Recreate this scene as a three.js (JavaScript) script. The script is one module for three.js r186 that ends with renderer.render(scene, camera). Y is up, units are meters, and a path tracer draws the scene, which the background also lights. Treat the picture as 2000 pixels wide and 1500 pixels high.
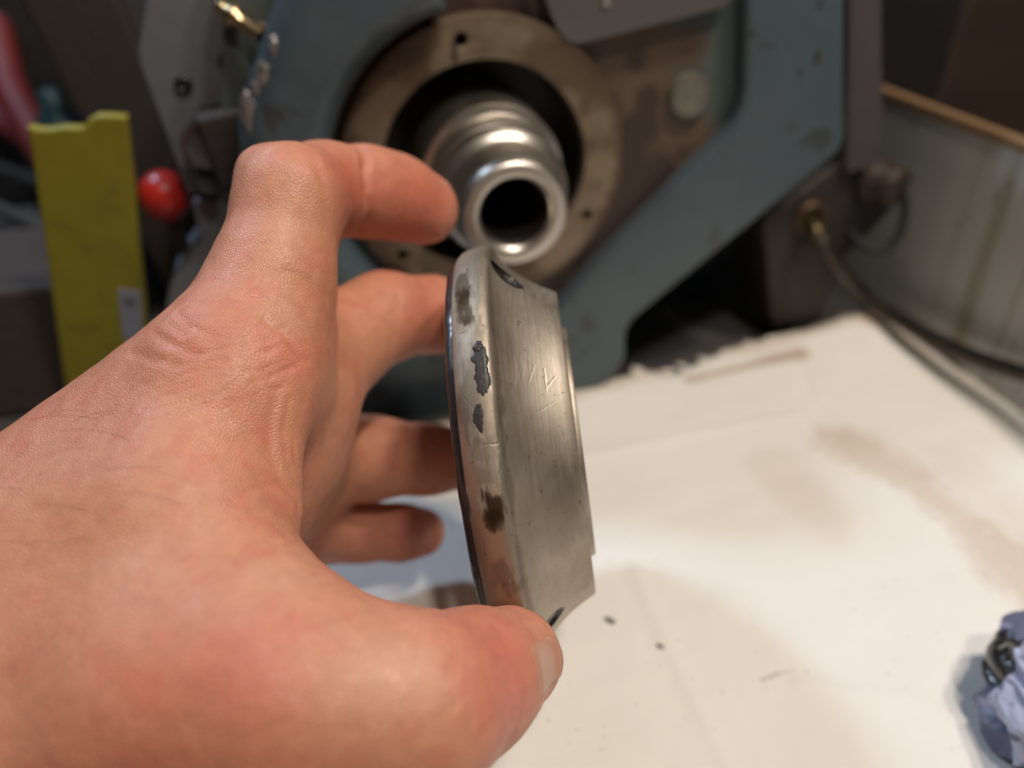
import * as THREE from 'three';
import { mergeGeometries, mergeVertices, toCreasedNormals } from 'three/addons/utils/BufferGeometryUtils.js';
import { RoundedBoxGeometry } from 'three/addons/geometries/RoundedBoxGeometry.js';
import { Brush, Evaluator, SUBTRACTION } from 'three-bvh-csg';

// ------------------------------------------------------------------ camera, lamps, exposure
const scene = new THREE.Scene();
scene.background = new THREE.Color().setRGB(0.038, 0.033, 0.030);      // dim room light
const F = 1550, PITCH = THREE.MathUtils.degToRad(33), EYE = new THREE.Vector3(0, 0.163, 0);
const camera = new THREE.PerspectiveCamera(2 * Math.atan(750 / F) * 180 / Math.PI, 4 / 3, 0.005, 10);
camera.position.copy(EYE);
const CR = new THREE.Vector3(1, 0, 0), CU = new THREE.Vector3(0, Math.cos(PITCH), -Math.sin(PITCH)), CF = new THREE.Vector3(0, -Math.sin(PITCH), -Math.cos(PITCH));
camera.up.set(0, 1, 0);
camera.lookAt(EYE.clone().add(CF));
camera.focus = 0.129;
camera.userData.fStop = 8;
scene.add(camera);
const renderer = new THREE.WebGLRenderer({ antialias: true });
renderer.toneMapping = THREE.LinearToneMapping;
renderer.toneMappingExposure = 1;
renderer.shadowMap.enabled = true;

const WARM = [1.0, 0.91, 0.80], COOL = [0.58, 0.76, 1.0];
const lamps = [
  { at: [0.29, 0.64, -0.09], c: WARM, i: 0.42 },
  { at: [0.19, 0.68, -0.08], c: WARM, i: 0.52 },
  { at: [0.12, 0.66, 0.15], c: WARM, i: 0.40 },
];
const coolLamp = { at: [-0.36, 0.56, -0.36], c: COOL, i: 0.55 };

// ------------------------------------------------------------------ helpers
const V = (x, y, z) => new THREE.Vector3(x, y, z);
const lin = (r, g, b) => new THREE.Color().setRGB(r, g, b);
// a pixel of the photograph (2000 x 1500) gives a direction; Z is the depth in metres along the view axis
function dirOf(px, py) { return V(0, 0, 0).addScaledVector(CR, (px - 1000) / F).addScaledVector(CU, -(py - 750) / F).add(CF); }
function P(px, py, Z) { return dirOf(px, py).multiplyScalar(Z).add(EYE); }
function onFloor(px, py, y = 0) { const d = dirOf(px, py); return d.multiplyScalar((y - EYE.y) / d.y).add(EYE); }
function rng(seed) { let s = seed >>> 0; return () => { s = (s + 0x6D2B79F5) | 0; let t = Math.imul(s ^ (s >>> 15), 1 | s); t = (t + Math.imul(t ^ (t >>> 7), 61 | t)) ^ t; return ((t ^ (t >>> 14)) >>> 0) / 4294967296; }; }
function h3(x, y, z) { let h = Math.imul(x, 374761393) ^ Math.imul(y, 668265263) ^ Math.imul(z, 2147483647 ^ 0x5bd1e995); h = Math.imul(h ^ (h >>> 13), 1274126177); h ^= h >>> 16; return (h >>> 0) / 4294967296; }
function noise3(x, y, z = 0, per = 0) {
  const xi = Math.floor(x), yi = Math.floor(y), zi = Math.floor(z); let fx = x - xi, fy = y - yi, fz = z - zi;
  fx = fx * fx * (3 - 2 * fx); fy = fy * fy * (3 - 2 * fy); fz = fz * fz * (3 - 2 * fz);
  const w = per ? (i) => ((i % per) + per) % per : (i) => i;
  const x0 = w(xi), x1 = w(xi + 1), y0 = w(yi), y1 = w(yi + 1);
  const a = h3(x0, y0, zi), b = h3(x1, y0, zi), c = h3(x0, y1, zi), d = h3(x1, y1, zi);
  let v = a + (b - a) * fx + (c - a) * fy + (a - b - c + d) * fx * fy;
  if (fz > 0) {
    const e = h3(x0, y0, zi + 1), f = h3(x1, y0, zi + 1), g = h3(x0, y1, zi + 1), h = h3(x1, y1, zi + 1);
    v += (e + (f - e) * fx + (g - e) * fy + (e - f - g + h) * fx * fy - v) * fz;
  }
  return v;
}
function noise2(x, y, seed = 0, per = 0) {
  const xi = Math.floor(x), yi = Math.floor(y); let fx = x - xi, fy = y - yi; fx = fx * fx * (3 - 2 * fx); fy = fy * fy * (3 - 2 * fy);
  let x0 = xi, x1 = xi + 1, y0 = yi, y1 = yi + 1; if (per) { x0 = ((x0 % per) + per) % per; x1 = ((x1 % per) + per) % per; y0 = ((y0 % per) + per) % per; y1 = ((y1 % per) + per) % per; }
  const a = h3(x0, y0, seed), b = h3(x1, y0, seed), c = h3(x0, y1, seed), d = h3(x1, y1, seed);
  return a + (b - a) * fx + (c - a) * fy + (a - b - c + d) * fx * fy;
}
function fbm(x, y, seed = 0, oct = 4) { let s = 0, a = 0.5, n = 0; const q = Math.round(seed * 10); for (let i = 0; i < oct; i++) { s += a * noise2(x, y, q + i * 73); n += a; x *= 2.03; y *= 2.03; a *= 0.5; } return s / n; }
function fbm3(x, y, z = 0, oct = 4) { let s = 0, a = 0.5, n = 0; for (let i = 0; i < oct; i++) { s += a * noise3(x, y, z + i * 7.3); n += a; x *= 2.03; y *= 2.03; z *= 2.03; a *= 0.5; } return s / n; }
const sstep = (a, b, x) => { const t = Math.min(1, Math.max(0, (x - a) / (b - a))); return t * t * (3 - 2 * t); };
const mix = (a, b, t) => a + (b - a) * t;
const mix3 = (a, b, t) => [mix(a[0], b[0], t), mix(a[1], b[1], t), mix(a[2], b[2], t)];
const toS = (c) => c <= 0.0031308 ? c * 12.92 : 1.055 * Math.pow(c, 1 / 2.4) - 0.055;
function tex(w, h, fn, srgb = true, rep = true) {
  const d = new Uint8Array(w * h * 4);
  for (let j = 0; j < h; j++) for (let i = 0; i < w; i++) {
    const c = fn((i + 0.5) / w, (j + 0.5) / h), k = (j * w + i) * 4;
    if (typeof c === 'number') { d[k] = d[k + 1] = d[k + 2] = Math.max(0, Math.min(255, c * 255)); } else for (let q = 0; q < 3; q++) d[k + q] = Math.max(0, Math.min(255, (srgb ? toS(Math.max(0, c[q])) : c[q]) * 255));
    d[k + 3] = 255;
  }
  const t = new THREE.DataTexture(d, w, h, THREE.RGBAFormat);
  t.magFilter = THREE.LinearFilter; t.minFilter = THREE.LinearMipmapLinearFilter; t.generateMipmaps = true;
  if (rep) t.wrapS = t.wrapT = THREE.RepeatWrapping;
  if (srgb) t.colorSpace = THREE.SRGBColorSpace;
  t.needsUpdate = true;
  return t;
}
// three.js welds creases on a 1 cm grid, so small parts are creased at a thousand times their size
function creased(g, a) { g.scale(1000, 1000, 1000); g = toCreasedNormals(g, a); return g.scale(0.001, 0.001, 0.001); }
const taken = {};
function uniq(n) { if (!(n in taken)) { taken[n] = 0; return n; } return n + '_' + String(++taken[n]).padStart(3, '0'); }
function mesh(name, geo, mat, parent) { const m = new THREE.Mesh(geo, mat); m.name = name; m.castShadow = m.receiveShadow = true; if (parent) parent.add(m); return m; }
function thing(name, label, category, pos, group) {
  const g = new THREE.Group(); g.name = uniq(name); g.userData = { label, category }; if (group) g.userData.group = group;
  if (pos) g.position.copy(pos); scene.add(g); return g;
}
function single(name, geo, mat, label, category, group) { const m = mesh(uniq(name), geo, mat, scene); m.userData = { label, category }; if (group) m.userData.group = group; return m; }
function structure(name, geo, mat) { const m = mesh(name, geo, mat, scene); m.userData = { kind: 'structure' }; return m; }
function tube(pts, r, seg = 80, rad = 12, closed = false) { return new THREE.TubeGeometry(new THREE.CatmullRomCurve3(pts, closed), seg, r, rad, closed); }
function planarUV(geo, s = 1) { const p = geo.attributes.position, uv = new Float32Array(p.count * 2); for (let i = 0; i < p.count; i++) { uv[2 * i] = p.getX(i) * s; uv[2 * i + 1] = p.getY(i) * s; } geo.setAttribute('uv', new THREE.BufferAttribute(uv, 2)); return geo; }
const std = (o) => new THREE.MeshStandardMaterial(o), phy = (o) => new THREE.MeshPhysicalMaterial(o);

// ------------------------------------------------------------------ headstock frame (spindle axis along local z, towards the camera)
const YAW = THREE.MathUtils.degToRad(13);
const FC = P(950, 330, 0.24);                                             // flange centre
const HB = V(FC.x, 0, FC.z), HY = FC.y;
const HN = V(Math.sin(YAW), 0, Math.cos(YAW)), HT = V(Math.cos(YAW), 0, -Math.sin(YAW));
// point of the headstock's own axes (origin on the bench under the flange) where the pixel's ray meets the plane z
function onFace(px, py, z) { const d = dirOf(px, py), o = EYE.clone().sub(HB); const t = (z - o.dot(HN)) / d.dot(HN); const p = o.addScaledVector(d, t); return V(p.dot(HT), p.y, z); }
const face2 = (px, py, z) => { const p = onFace(px, py, z); return new THREE.Vector2(p.x, p.y); };
const toWorld = (l) => HB.clone().addScaledVector(HT, l.x).addScaledVector(HN, l.z).setY(l.y);

const bumpFine = tex(512, 512, (u, v) => 0.6 * noise2(u * 128, v * 128, 0.5, 1280) + 0.4 * noise2(u * 32, v * 32, 3.5, 320), false);
const castBump = tex(512, 512, (u, v) => 0.45 * noise2(u * 64, v * 64, 0.5, 640) + 0.35 * noise2(u * 24, v * 24, 3.5, 240) + 0.2 * noise2(u * 8, v * 8, 6.5, 80), false);

// ================================================================== SETTING
{
  // bench tray under everything
  const g = new THREE.PlaneGeometry(2.4, 2.4, 1, 1); g.rotateX(-Math.PI / 2); g.translate(0, -0.004, -0.5);
  const p = g.attributes.uv; for (let i = 0; i < p.count; i++) p.setXY(i, p.getX(i) * 8, p.getY(i) * 8);
  const t = tex(512, 512, (u, v) => { const n = 0.6 * noise2(u * 8, v * 8, 1.5, 80) + 0.4 * noise2(u * 64, v * 64, 2.5, 640); return mix3([0.055, 0.051, 0.051], [0.115, 0.106, 0.102], n); });
  structure('bench', g, std({ map: t, roughness: 0.55, bumpMap: bumpFine, bumpScale: 0.0003 }));
  const w = new THREE.PlaneGeometry(3, 1.6); w.translate(0, 0.6, -1.05);
  structure('workshop_wall', w, std({ color: lin(0.035, 0.024, 0.018), roughness: 0.95 }));
}

// ================================================================== LATHE HEADSTOCK
const paintTex = tex(768, 768, (u, v) => {          // 0.3 m square, aged blue-green paint with rubbed and oily brown patches
  const a = fbm(u * 9, v * 9, 1.2, 5), b = fbm(u * 30, v * 30, 4.1, 4), c = fbm(u * 4, v * 4, 8.8, 4);
  let k = mix3([0.062, 0.086, 0.092], [0.082, 0.108, 0.114], a);
  k = mix3(k, [0.052, 0.054, 0.052], sstep(0.55, 0.75, c) * 0.6);
  k = mix3(k, [0.030, 0.020, 0.014], sstep(0.70, 0.76, b) * 0.5);
  return k;
}, true);
const paintUV = 1 / 0.3;
const paint = std({ map: paintTex, color: lin(0.90, 0.91, 0.98), roughness: 0.34, bumpMap: castBump, bumpScale: 0.0004 });
const paleM = std({ color: lin(0.135, 0.138, 0.150), roughness: 0.5, bumpMap: castBump, bumpScale: 0.0003 });
const blackOil = phy({ color: lin(0.010, 0.008, 0.008), roughness: 0.5, clearcoat: 0.25, clearcoatRoughness: 0.12 });
const darkIron = std({ color: lin(0.035, 0.028, 0.026), roughness: 0.55, metalness: 0.3, bumpMap: castBump, bumpScale: 0.0004 });

const head = thing('lathe_headstock', 'blue-green painted lathe headstock with bare flange and protruding steel spindle', 'lathe', HB);
head.rotation.y = YAW;
function plateGeo(pts, z0, z1, bevel, holes = [], seg = 3, curve = 24) {
  const s = new THREE.Shape(pts); for (const [x, y, r] of holes) { const h = new THREE.Path(); h.absarc(x, y, r, 0, Math.PI * 2, true); s.holes.push(h); }
  const g = new THREE.ExtrudeGeometry(s, { depth: Math.max(1e-4, z1 - z0 - 2 * bevel), bevelEnabled: bevel > 0, bevelThickness: bevel, bevelSize: bevel, bevelOffset: -bevel, bevelSegments: seg, curveSegments: curve });
  g.translate(0, 0, z0 + bevel);
  return creased(planarUV(g, paintUV), 0.6);
}
function rounded(pts, r, n = 6) {     // corner rounding of a polygon
  const out = [], N = pts.length;
  for (let i = 0; i < N; i++) {
    const a = pts[(i + N - 1) % N], b = pts[i], c = pts[(i + 1) % N], rr = Array.isArray(r) ? r[i] : r;
    const u = a.clone().sub(b), w = c.clone().sub(b), k = Math.min(rr, u.length() * 0.45, w.length() * 0.45);
    if (k < 1e-5) { out.push(b.clone()); continue; }
    u.setLength(k).add(b); w.setLength(k).add(b);
    for (let j = 0; j <= n; j++) { const t = j / n; out.push(new THREE.Vector2((1 - t) ** 2 * u.x + 2 * t * (1 - t) * b.x + t * t * w.x, (1 - t) ** 2 * u.y + 2 * t * (1 - t) * b.y + t * t * w.y)); }
  }
  return out;
}
{
  // recessed front panel round the flange: stained paint, rust-brown oil where it runs
  const zp = -0.005;
  const pts = [[440, -140], [1500, -140], [1500, 260], [1150, 600], [1130, 800], [600, 900], [420, 700]].map(([x, y]) => face2(x, y, zp));
  const S = 0.26, ox = -0.13, oy = 0.0;
  const stains = [[1150, 470, 0.022, 1], [1230, 420, 0.02, 1], [1265, 190, 0.010, 0.9], [1245, 260, 0.012, 1], [1290, 330, 0.013, 1], [1130, 110, 0.011, .8], [900, 40, 0.012, 1], [1340, 95, 0.006, .7], [1200, 340, 0.014, 1], [1080, 560, 0.02, .9], [1300, 380, 0.014, 1], [1000, 30, .014, 1], [1240, 120, .012, .9], [1215, 300, .016, 1], [1180, 200, .012, 1], [1330, 300, .010, .9]].map(([x, y, r, k]) => { const p = face2(x, y, zp); return [p.x, p.y, r, k]; });
  const t = tex(768, 768, (u, v) => {
    const x = ox + u * S, y = oy + v * S, a = fbm(u * 9, v * 9, 2.2, 5), b = fbm(u * 26, v * 18, 5.1, 5);
    let k = mix3([0.058, 0.076, 0.074], [0.072, 0.092, 0.088], a), q = 0;
    for (const [sx, sy, r, s] of stains) { const d = Math.hypot(x - sx, y - sy) / r; q = Math.max(q, s * (1.65 - d)); }
    q = q + (b - 0.5) * 0.7;
    k = mix3(k, [0.100, 0.062, 0.038], sstep(-0.05, 0.75, q) * 0.95);
    k = mix3(k, [0.022, 0.011, 0.008], sstep(0.75, 1.3, q + (a - 0.5) * 1.4) * 0.75);
    return k;
  }, true, false);
  const g = plateGeo(pts, zp - 0.01, zp, 0, [[0, HY, 0.0335]], 1, 48);
  const pp = g.attributes.position, uv = g.attributes.uv; for (let i = 0; i < pp.count; i++) uv.setXY(i, (pp.getX(i) - ox) / S, (pp.getY(i) - oy) / S);
  mesh('front_panel', g, std({ map: t, roughness: 0.48, bumpMap: castBump, bumpScale: 0.0003 }), head);

  // outer casting frame: right side, diagonal and foot, standing proud of the panel
  const zf = 0.002;
  const fp = [[1462, -160], [1652, -160], [1652, 292], [1300, 575], [1222, 640], [1224, 705], [1180, 760], [1020, 800], [1060, 640], [1150, 535], [1350, 335], [1455, 232]].map(([x, y]) => face2(x, y, zf));
  mesh('casting_frame', plateGeo(rounded(fp, [0, 0, .006, .003, .006, .004, .008, .004, .004, .01, .01, .012]), zf - 0.035, zf, 0.0022, [], 4), paint, head);
  // foot of the casting, left part behind the fingers
  const ft = [[590, 560], [760, 560], [1060, 690], [1180, 700], [1182, 764], [900, 846], [560, 900]].map(([x, y]) => face2(x, y, -0.004));
  mesh('foot', plateGeo(rounded(ft, .004), -0.034, -0.0035, 0.002), paint, head);
  // core of the headstock behind the plates
  const core = [[470, -200], [1640, -200], [1640, 200], [1250, 560], [1000, 640], [560, 640]].map(([x, y]) => face2(x, y, -0.02));
  mesh('core', plateGeo(core, -0.16, -0.036, 0, [[0, HY, 0.034]], 1, 40), paint, head);

  // raised left cover with a rolled edge round the flange
  const zc = 0.014, R = 0.0465, c = [];
  for (let i = 0; i <= 28; i++) { const a = THREE.MathUtils.degToRad(104 + i * (236 - 104) / 28); c.push(new THREE.Vector2(R * Math.cos(a), HY + R * Math.sin(a))); }
  const lf = [[560, 620], [470, 470], [462, 235], [548, -30], [600, -190], [850, -190]].map(([x, y]) => face2(x, y, zc));
  const cov = [...c, ...lf];
  mesh('left_cover', plateGeo(cov, -0.03, zc, 0.0085, [], 10), paint, head);
  // worn bright chips on the cover's left edge
  const r = rng(5), chipM = std({ color: lin(0.42, 0.40, 0.38), metalness: 0.8, roughness: 0.4 });
  for (const [x, y, s] of [[548, 60, 1], [520, 100, 1.2], [495, 150, 1.4], [480, 175, .8], [463, 215, 1.5], [468, 245, 1]]) {
    const g = new THREE.IcosahedronGeometry(0.0016 * s, 1), p = onFace(x + 10, y, zc - 0.001);
    const q = g.attributes.position; for (let i = 0; i < q.count; i++) { const k = 0.7 + 0.6 * h3(i, x, 3); q.setXYZ(i, q.getX(i) * k * 0.8, q.getY(i) * k * 1.6, q.getZ(i) * k * 0.4); }
    g.computeVertexNormals(); g.translate(p.x + 0.0012, p.y, p.z - 0.0012); mesh('bare_chip', g, chipM, head);
  }
  // pale side plate at the far left, with a step below
  const zs = -0.016;
  const sp = [[296, -160], [560, -160], [540, 300], [520, 383], [369, 383], [308, 224], [266, 117], [280, 47]].map(([x, y]) => face2(x, y, zs));
  mesh('side_plate', plateGeo(rounded(sp, [0, 0, 0, .001, .002, .004, .006, .006]), zs - 0.02, zs, 0.001), paleM, head);
  const sp2 = [[372, 388], [560, 388], [600, 760], [300, 760], [330, 560], [395, 480]].map(([x, y]) => face2(x, y, zs + 0.004));
  mesh('lower_side_plate', plateGeo(rounded(sp2, .003), zs - 0.03, zs + 0.004, 0.0012), paleM, head);
  // screw hole in the side plate
  { const p = onFace(358, 166, zs); const g = new THREE.TorusGeometry(0.0017, 0.0009, 8, 20); g.translate(p.x, p.y, p.z + 0.0001); mesh('screw_hole', mergeGeometries([g, new THREE.CircleGeometry(0.0016, 20).translate(p.x, p.y, p.z + 0.0003)]), blackOil, head); }
  // right-hand post and the dark space below
  const po = [[1656, -200], [1724, -200], [1728, 330], [1656, 340]].map(([x, y]) => face2(x, y, -0.018));
  mesh('side_post', plateGeo(po, -0.06, -0.018, 0.002), std({ color: lin(0.062, 0.052, 0.056), roughness: 0.6, bumpMap: castBump, bumpScale: 0.0004 }), head);

  // flange ring, turned, with three tapped holes
  const holes = [[905, 100], [1145, 420], [775, 510]].map(([x, y]) => { const p = face2(x, y, 0); const a = Math.atan2(p.y - HY, p.x); return [0.0372 * Math.cos(a), HY + 0.0372 * Math.sin(a)]; });
  const circ = []; for (let i = 0; i < 128; i++) { const a = i / 128 * Math.PI * 2; circ.push(new THREE.Vector2(0.0432 * Math.cos(a), HY + 0.0432 * Math.sin(a))); }
  const fg = plateGeo(circ, -0.008, 0, 0.0005, [[0, HY, 0.0312], ...holes.map(([x, y], i) => [x, y, i ? 0.00165 : 0.0019])], 2, 64);
  { const q = fg.attributes.position, u = fg.attributes.uv; for (let i = 0; i < q.count; i++) { u.setXY(i, (q.getX(i)) / 0.09 + 0.5, (q.getY(i) - HY) / 0.09 + 0.5); } }
  const ft2 = tex(768, 768, (u, v) => {
    const x = (u - 0.5) * 0.09, y = (v - 0.5) * 0.09, rr = Math.hypot(x, y), an = Math.atan2(y, x);
    const turn = noise2(rr * 2600, an * 1.5, 25), n = fbm(u * 7, v * 7, 3.3, 5), m = fbm(u * 40, v * 40, 6.1, 3);
    let k = mix3([0.19, 0.155, 0.115], [0.28, 0.235, 0.18], 0.55 * turn + 0.45 * m);
    k = mix3(k, [0.10, 0.066, 0.044], sstep(0.42, 0.72, n) * 0.8);
    k = mix3(k, [0.085, 0.055, 0.036], 0.75 * sstep(0.0385, 0.0432, rr + (n - .5) * .006));
    const drip = Math.hypot((x - (-0.0085)) / 1.1, (y - 0.0335) / 3.2); k = mix3(k, [0.03, 0.024, 0.02], sstep(0.0014, 0.0006, drip) * 0.8);
    return k;
  }, true, false);
  const ftB = tex(768, 768, (u, v) => { const x = (u - 0.5), y = (v - 0.5), rr = Math.hypot(x, y); return 0.5 + 0.35 * Math.sin(rr * 0.09 / 0.00042 * Math.PI * 2) + 0.15 * noise2(u * 200, v * 200, 15); }, false, false);
  const flange = mesh('flange', fg, std({ map: ft2, color: lin(1, .92, .83), metalness: 0.45, roughness: 0.5, bumpMap: ftB, bumpScale: 0.00006 }), head);
  holes.forEach(([x, y], i) => { const g = new THREE.CylinderGeometry(0.00162 + (i ? 0 : .00025), 0.0016, 0.006, 20, 1, true); g.rotateX(Math.PI / 2); g.translate(x, y, -0.0037); const b = new THREE.CircleGeometry(0.0019, 20); b.translate(x, y, -0.0066); mesh('tapped_hole', mergeGeometries([g, b]), blackOil, flange); });
  // oily bore of the bearing housing
  { const g = new THREE.CylinderGeometry(0.0309, 0.0309, 0.034, 72, 1, true); g.rotateX(Math.PI / 2); g.translate(0, HY, -0.0195); const b = new THREE.RingGeometry(0.015, 0.0309, 72); b.translate(0, HY, -0.033); mesh('bearing_bore', mergeGeometries([g, b]), blackOil, head); }
  // spindle
  const prof = [[0.0, -0.031], [0.0213, -0.031], [0.0213, 0.0092], [0.0208, 0.0103], [0.0192, 0.0106], [0.0188, 0.0112], [0.0186, 0.0196], [0.0180, 0.0199], [0.0180, 0.0204], [0.0185, 0.0207], [0.0183, 0.0244], [0.0176, 0.0254], [0.0162, 0.0266], [0.0156, 0.0280], [0.0151, 0.0350], [0.0146, 0.0372], [0.0140, 0.0386], [0.0134, 0.0391], [0.0112, 0.0392], [0.0102, 0.0389], [0.0094, 0.0378], [0.0091, 0.0362], [0.0090, -0.02]];
  const dense = []; for (let i = 0; i < prof.length - 1; i++) { const a = prof[i], b = prof[i + 1], n = Math.max(1, Math.ceil(Math.hypot(a[0] - b[0], a[1] - b[1]) / 0.003)); for (let j = 0; j < n; j++) dense.push(new THREE.Vector2(mix(a[0], b[0], j / n), mix(a[1], b[1], j / n))); } dense.push(new THREE.Vector2(0.0090, -0.02));
  const sg = creased(new THREE.LatheGeometry(dense, 96), 0.16); sg.rotateX(Math.PI / 2); sg.translate(0, HY, 0);
  const spRough = tex(256, 1024, (u, v) => [0, 0.24 + 0.14 * noise2(v * 260, u * 2, 15) + 0.12 * fbm(u * 14, v * 8, 2.2, 3), 0], false);
  const spB = tex(64, 2048, (u, v) => noise2(v * 700, u * 1.5, 45), false);
  const steelS = std({ color: lin(0.56, 0.51, 0.45), metalness: 1, roughness: 1, roughnessMap: spRough, bumpMap: spB, bumpScale: 0.000016 });
  const spindle = mesh('spindle', sg, steelS, head);
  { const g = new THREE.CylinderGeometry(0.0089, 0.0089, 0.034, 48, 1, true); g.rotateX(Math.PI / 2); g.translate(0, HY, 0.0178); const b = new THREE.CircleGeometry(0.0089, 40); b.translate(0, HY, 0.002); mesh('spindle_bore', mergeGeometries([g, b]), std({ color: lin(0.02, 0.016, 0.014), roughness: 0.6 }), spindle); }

  // machine plate at the top, with rounded corner and rivet
  const bp = [[1040, -140], [1068, 20], [1108, 92], [1425, 12], [1440, -140]].map(([x, y]) => face2(x, y, 0));
  const plate = mesh('machine_plate', plateGeo(rounded(bp, [0, .006, .006, .003, 0]), -0.003, 0.0005, 0.0005), std({ color: lin(0.125, 0.112, 0.108), metalness: 0.35, roughness: 0.42, bumpMap: castBump, bumpScale: 0.0003 }), head);
  { const p = onFace(1186, 0, 0.0006); const g = new THREE.SphereGeometry(0.0018, 16, 8, 0, Math.PI * 2, 0, Math.PI / 2); g.rotateX(Math.PI / 2); g.scale(1, 1, 0.5); g.translate(p.x, p.y, p.z); mesh('rivet', g, std({ color: lin(.4, .37, .33), metalness: .9, roughness: .35 }), plate); }
  // round blanking plug, slightly dished with a worn rim
  { const p = onFace(1346, 187, -0.004); const pr = [[0, 0.0011], [0.0052, 0.0012], [0.0060, 0.0015], [0.0066, 0.0014], [0.0069, 0.0006], [0.0069, -0.0015]].map(([a, b]) => new THREE.Vector2(a, b)); const g = new THREE.LatheGeometry(pr.reverse(), 48); g.rotateX(Math.PI / 2); g.translate(p.x, p.y, p.z); mesh('blanking_plug', g, std({ color: lin(0.155, 0.145, 0.115), roughness: 0.38, metalness: 0.2, bumpMap: bumpFine, bumpScale: 0.0003 }), head); }
  // paint chips on the right flank of the casting
  for (const [x, y, w, h] of [[1597, 110, 5, 14], [1563, 140, 4, 5]]) { const p = onFace(x, y, zf); const g = new THREE.CircleGeometry(1, 14); const q = g.attributes.position; for (let i = 1; i < q.count; i++) { const k = 0.7 + 0.5 * h3(i, x, 9); q.setXY(i, q.getX(i) * w * 0.00018 * k, q.getY(i) * h * 0.00018 * k); } g.translate(p.x, p.y, p.z + 0.0003); mesh('paint_chip', g, std({ color: lin(.035, .022, .018), roughness: .7 }), head); }
  // oil nipple (brass) on the cover
  { const p = onFace(486, 48, -0.004); const pr = [[0, 0.010], [0.0014, 0.0098], [0.0019, 0.0088], [0.0014, 0.0075], [0.0013, 0.0066], [0.0028, 0.0062], [0.0030, 0.0040], [0.0022, 0.0036], [0.0016, 0.0010], [0.0016, -0.004]].map(([a, b]) => new THREE.Vector2(a, b)); const g = new THREE.LatheGeometry(pr.reverse(), 20); g.rotateZ(1.05); g.rotateY(-0.6); g.translate(p.x, p.y, p.z + 0.004); mesh('oil_nipple', g, std({ color: lin(.62, .46, .26), metalness: 1, roughness: .22 }), head);
    const g2 = new THREE.CylinderGeometry(.0019, .0019, .012, 6); g2.rotateZ(1.05); g2.rotateY(-.6); g2.translate(p.x + .006, p.y - .003, p.z + 0.0); mesh('nipple_stem', g2, std({ color: lin(.2, .15, .1), metalness: .8, roughness: .4 }), head); }
  // clamp bolt and black bracket by the cover's lower left
  { const p = onFace(405, 290, -0.008), hx = new THREE.CylinderGeometry(0.0052, 0.0052, 0.006, 6); hx.rotateX(Math.PI / 2 - .2); hx.rotateZ(.3); hx.translate(p.x, p.y, p.z + .002);
    const bolt = mesh('clamp_bolt', creased(hx, .4), std({ color: lin(.30, .29, .30), metalness: .9, roughness: .25 }), head);
    const wa = new THREE.CylinderGeometry(0.0075, 0.0075, 0.0014, 28); wa.rotateX(Math.PI / 2); wa.translate(p.x, p.y, p.z - .002); mesh('washer', wa, std({ color: lin(.12, .11, .11), metalness: .8, roughness: .35 }), bolt);
    const b = new RoundedBoxGeometry(0.013, 0.022, 0.014, 3, 0.002); b.rotateZ(.15); const pb = onFace(452, 285, -0.008); b.translate(pb.x, pb.y, pb.z); mesh('clamp_block', b, darkIron, head);
    const n = new THREE.CylinderGeometry(0.004, 0.0045, 0.006, 20); n.rotateX(Math.PI / 2 - .4); const pn = onFace(412, 352, -.008); n.translate(pn.x, pn.y, pn.z); mesh('stud', n, darkIron, head); }
  // terminal boss with gland at the lower right of the casting
  const zb = -0.022;
  const bb = [[1490, 430], [1660, 300], [1752, 310], [1756, 400], [1640, 520], [1600, 640], [1508, 640]].map(([x, y]) => face2(x, y, zb));
  mesh('terminal_block', plateGeo(rounded(bb, .004), zb - 0.03, zb, 0.002), darkIron, head);
  { const p = onFace(1708, 352, zb); const pr = [[0, .011], [.0055, .0112], [.0068, .0105], [.0072, .008], [.0072, .003], [.0086, .0026], [.0088, 0]].map(([a, b]) => new THREE.Vector2(a, b)); const g = new THREE.LatheGeometry(pr.reverse(), 32); g.rotateX(Math.PI / 2); g.rotateY(.35); g.translate(p.x, p.y, p.z); mesh('knob', g, std({ color: lin(.06, .045, .036), metalness: .5, roughness: .5, bumpMap: castBump, bumpScale: .0004 }), head);
    const g2 = new THREE.TorusGeometry(.0052, .0016, 12, 28); const q = onFace(1582, 425, zb); g2.translate(q.x, q.y, q.z + .0008); mesh('cable_gland', g2, std({ color: lin(.10, .06, .035), metalness: .6, roughness: .45 }), head); }
  // dark web closing the space under the casting
  const wb = [[1000, 560], [1560, 380], [1640, 420], [1640, 800], [1000, 900]].map(([x, y]) => face2(x, y, -0.075));
  mesh('underside', plateGeo(wb, -0.09, -0.075, 0), paint, head);
}

const GUARD_X = onFloor(1855, 716).sub(HB).dot(HT);                     // splash guard's plane in the headstock's axes
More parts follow.
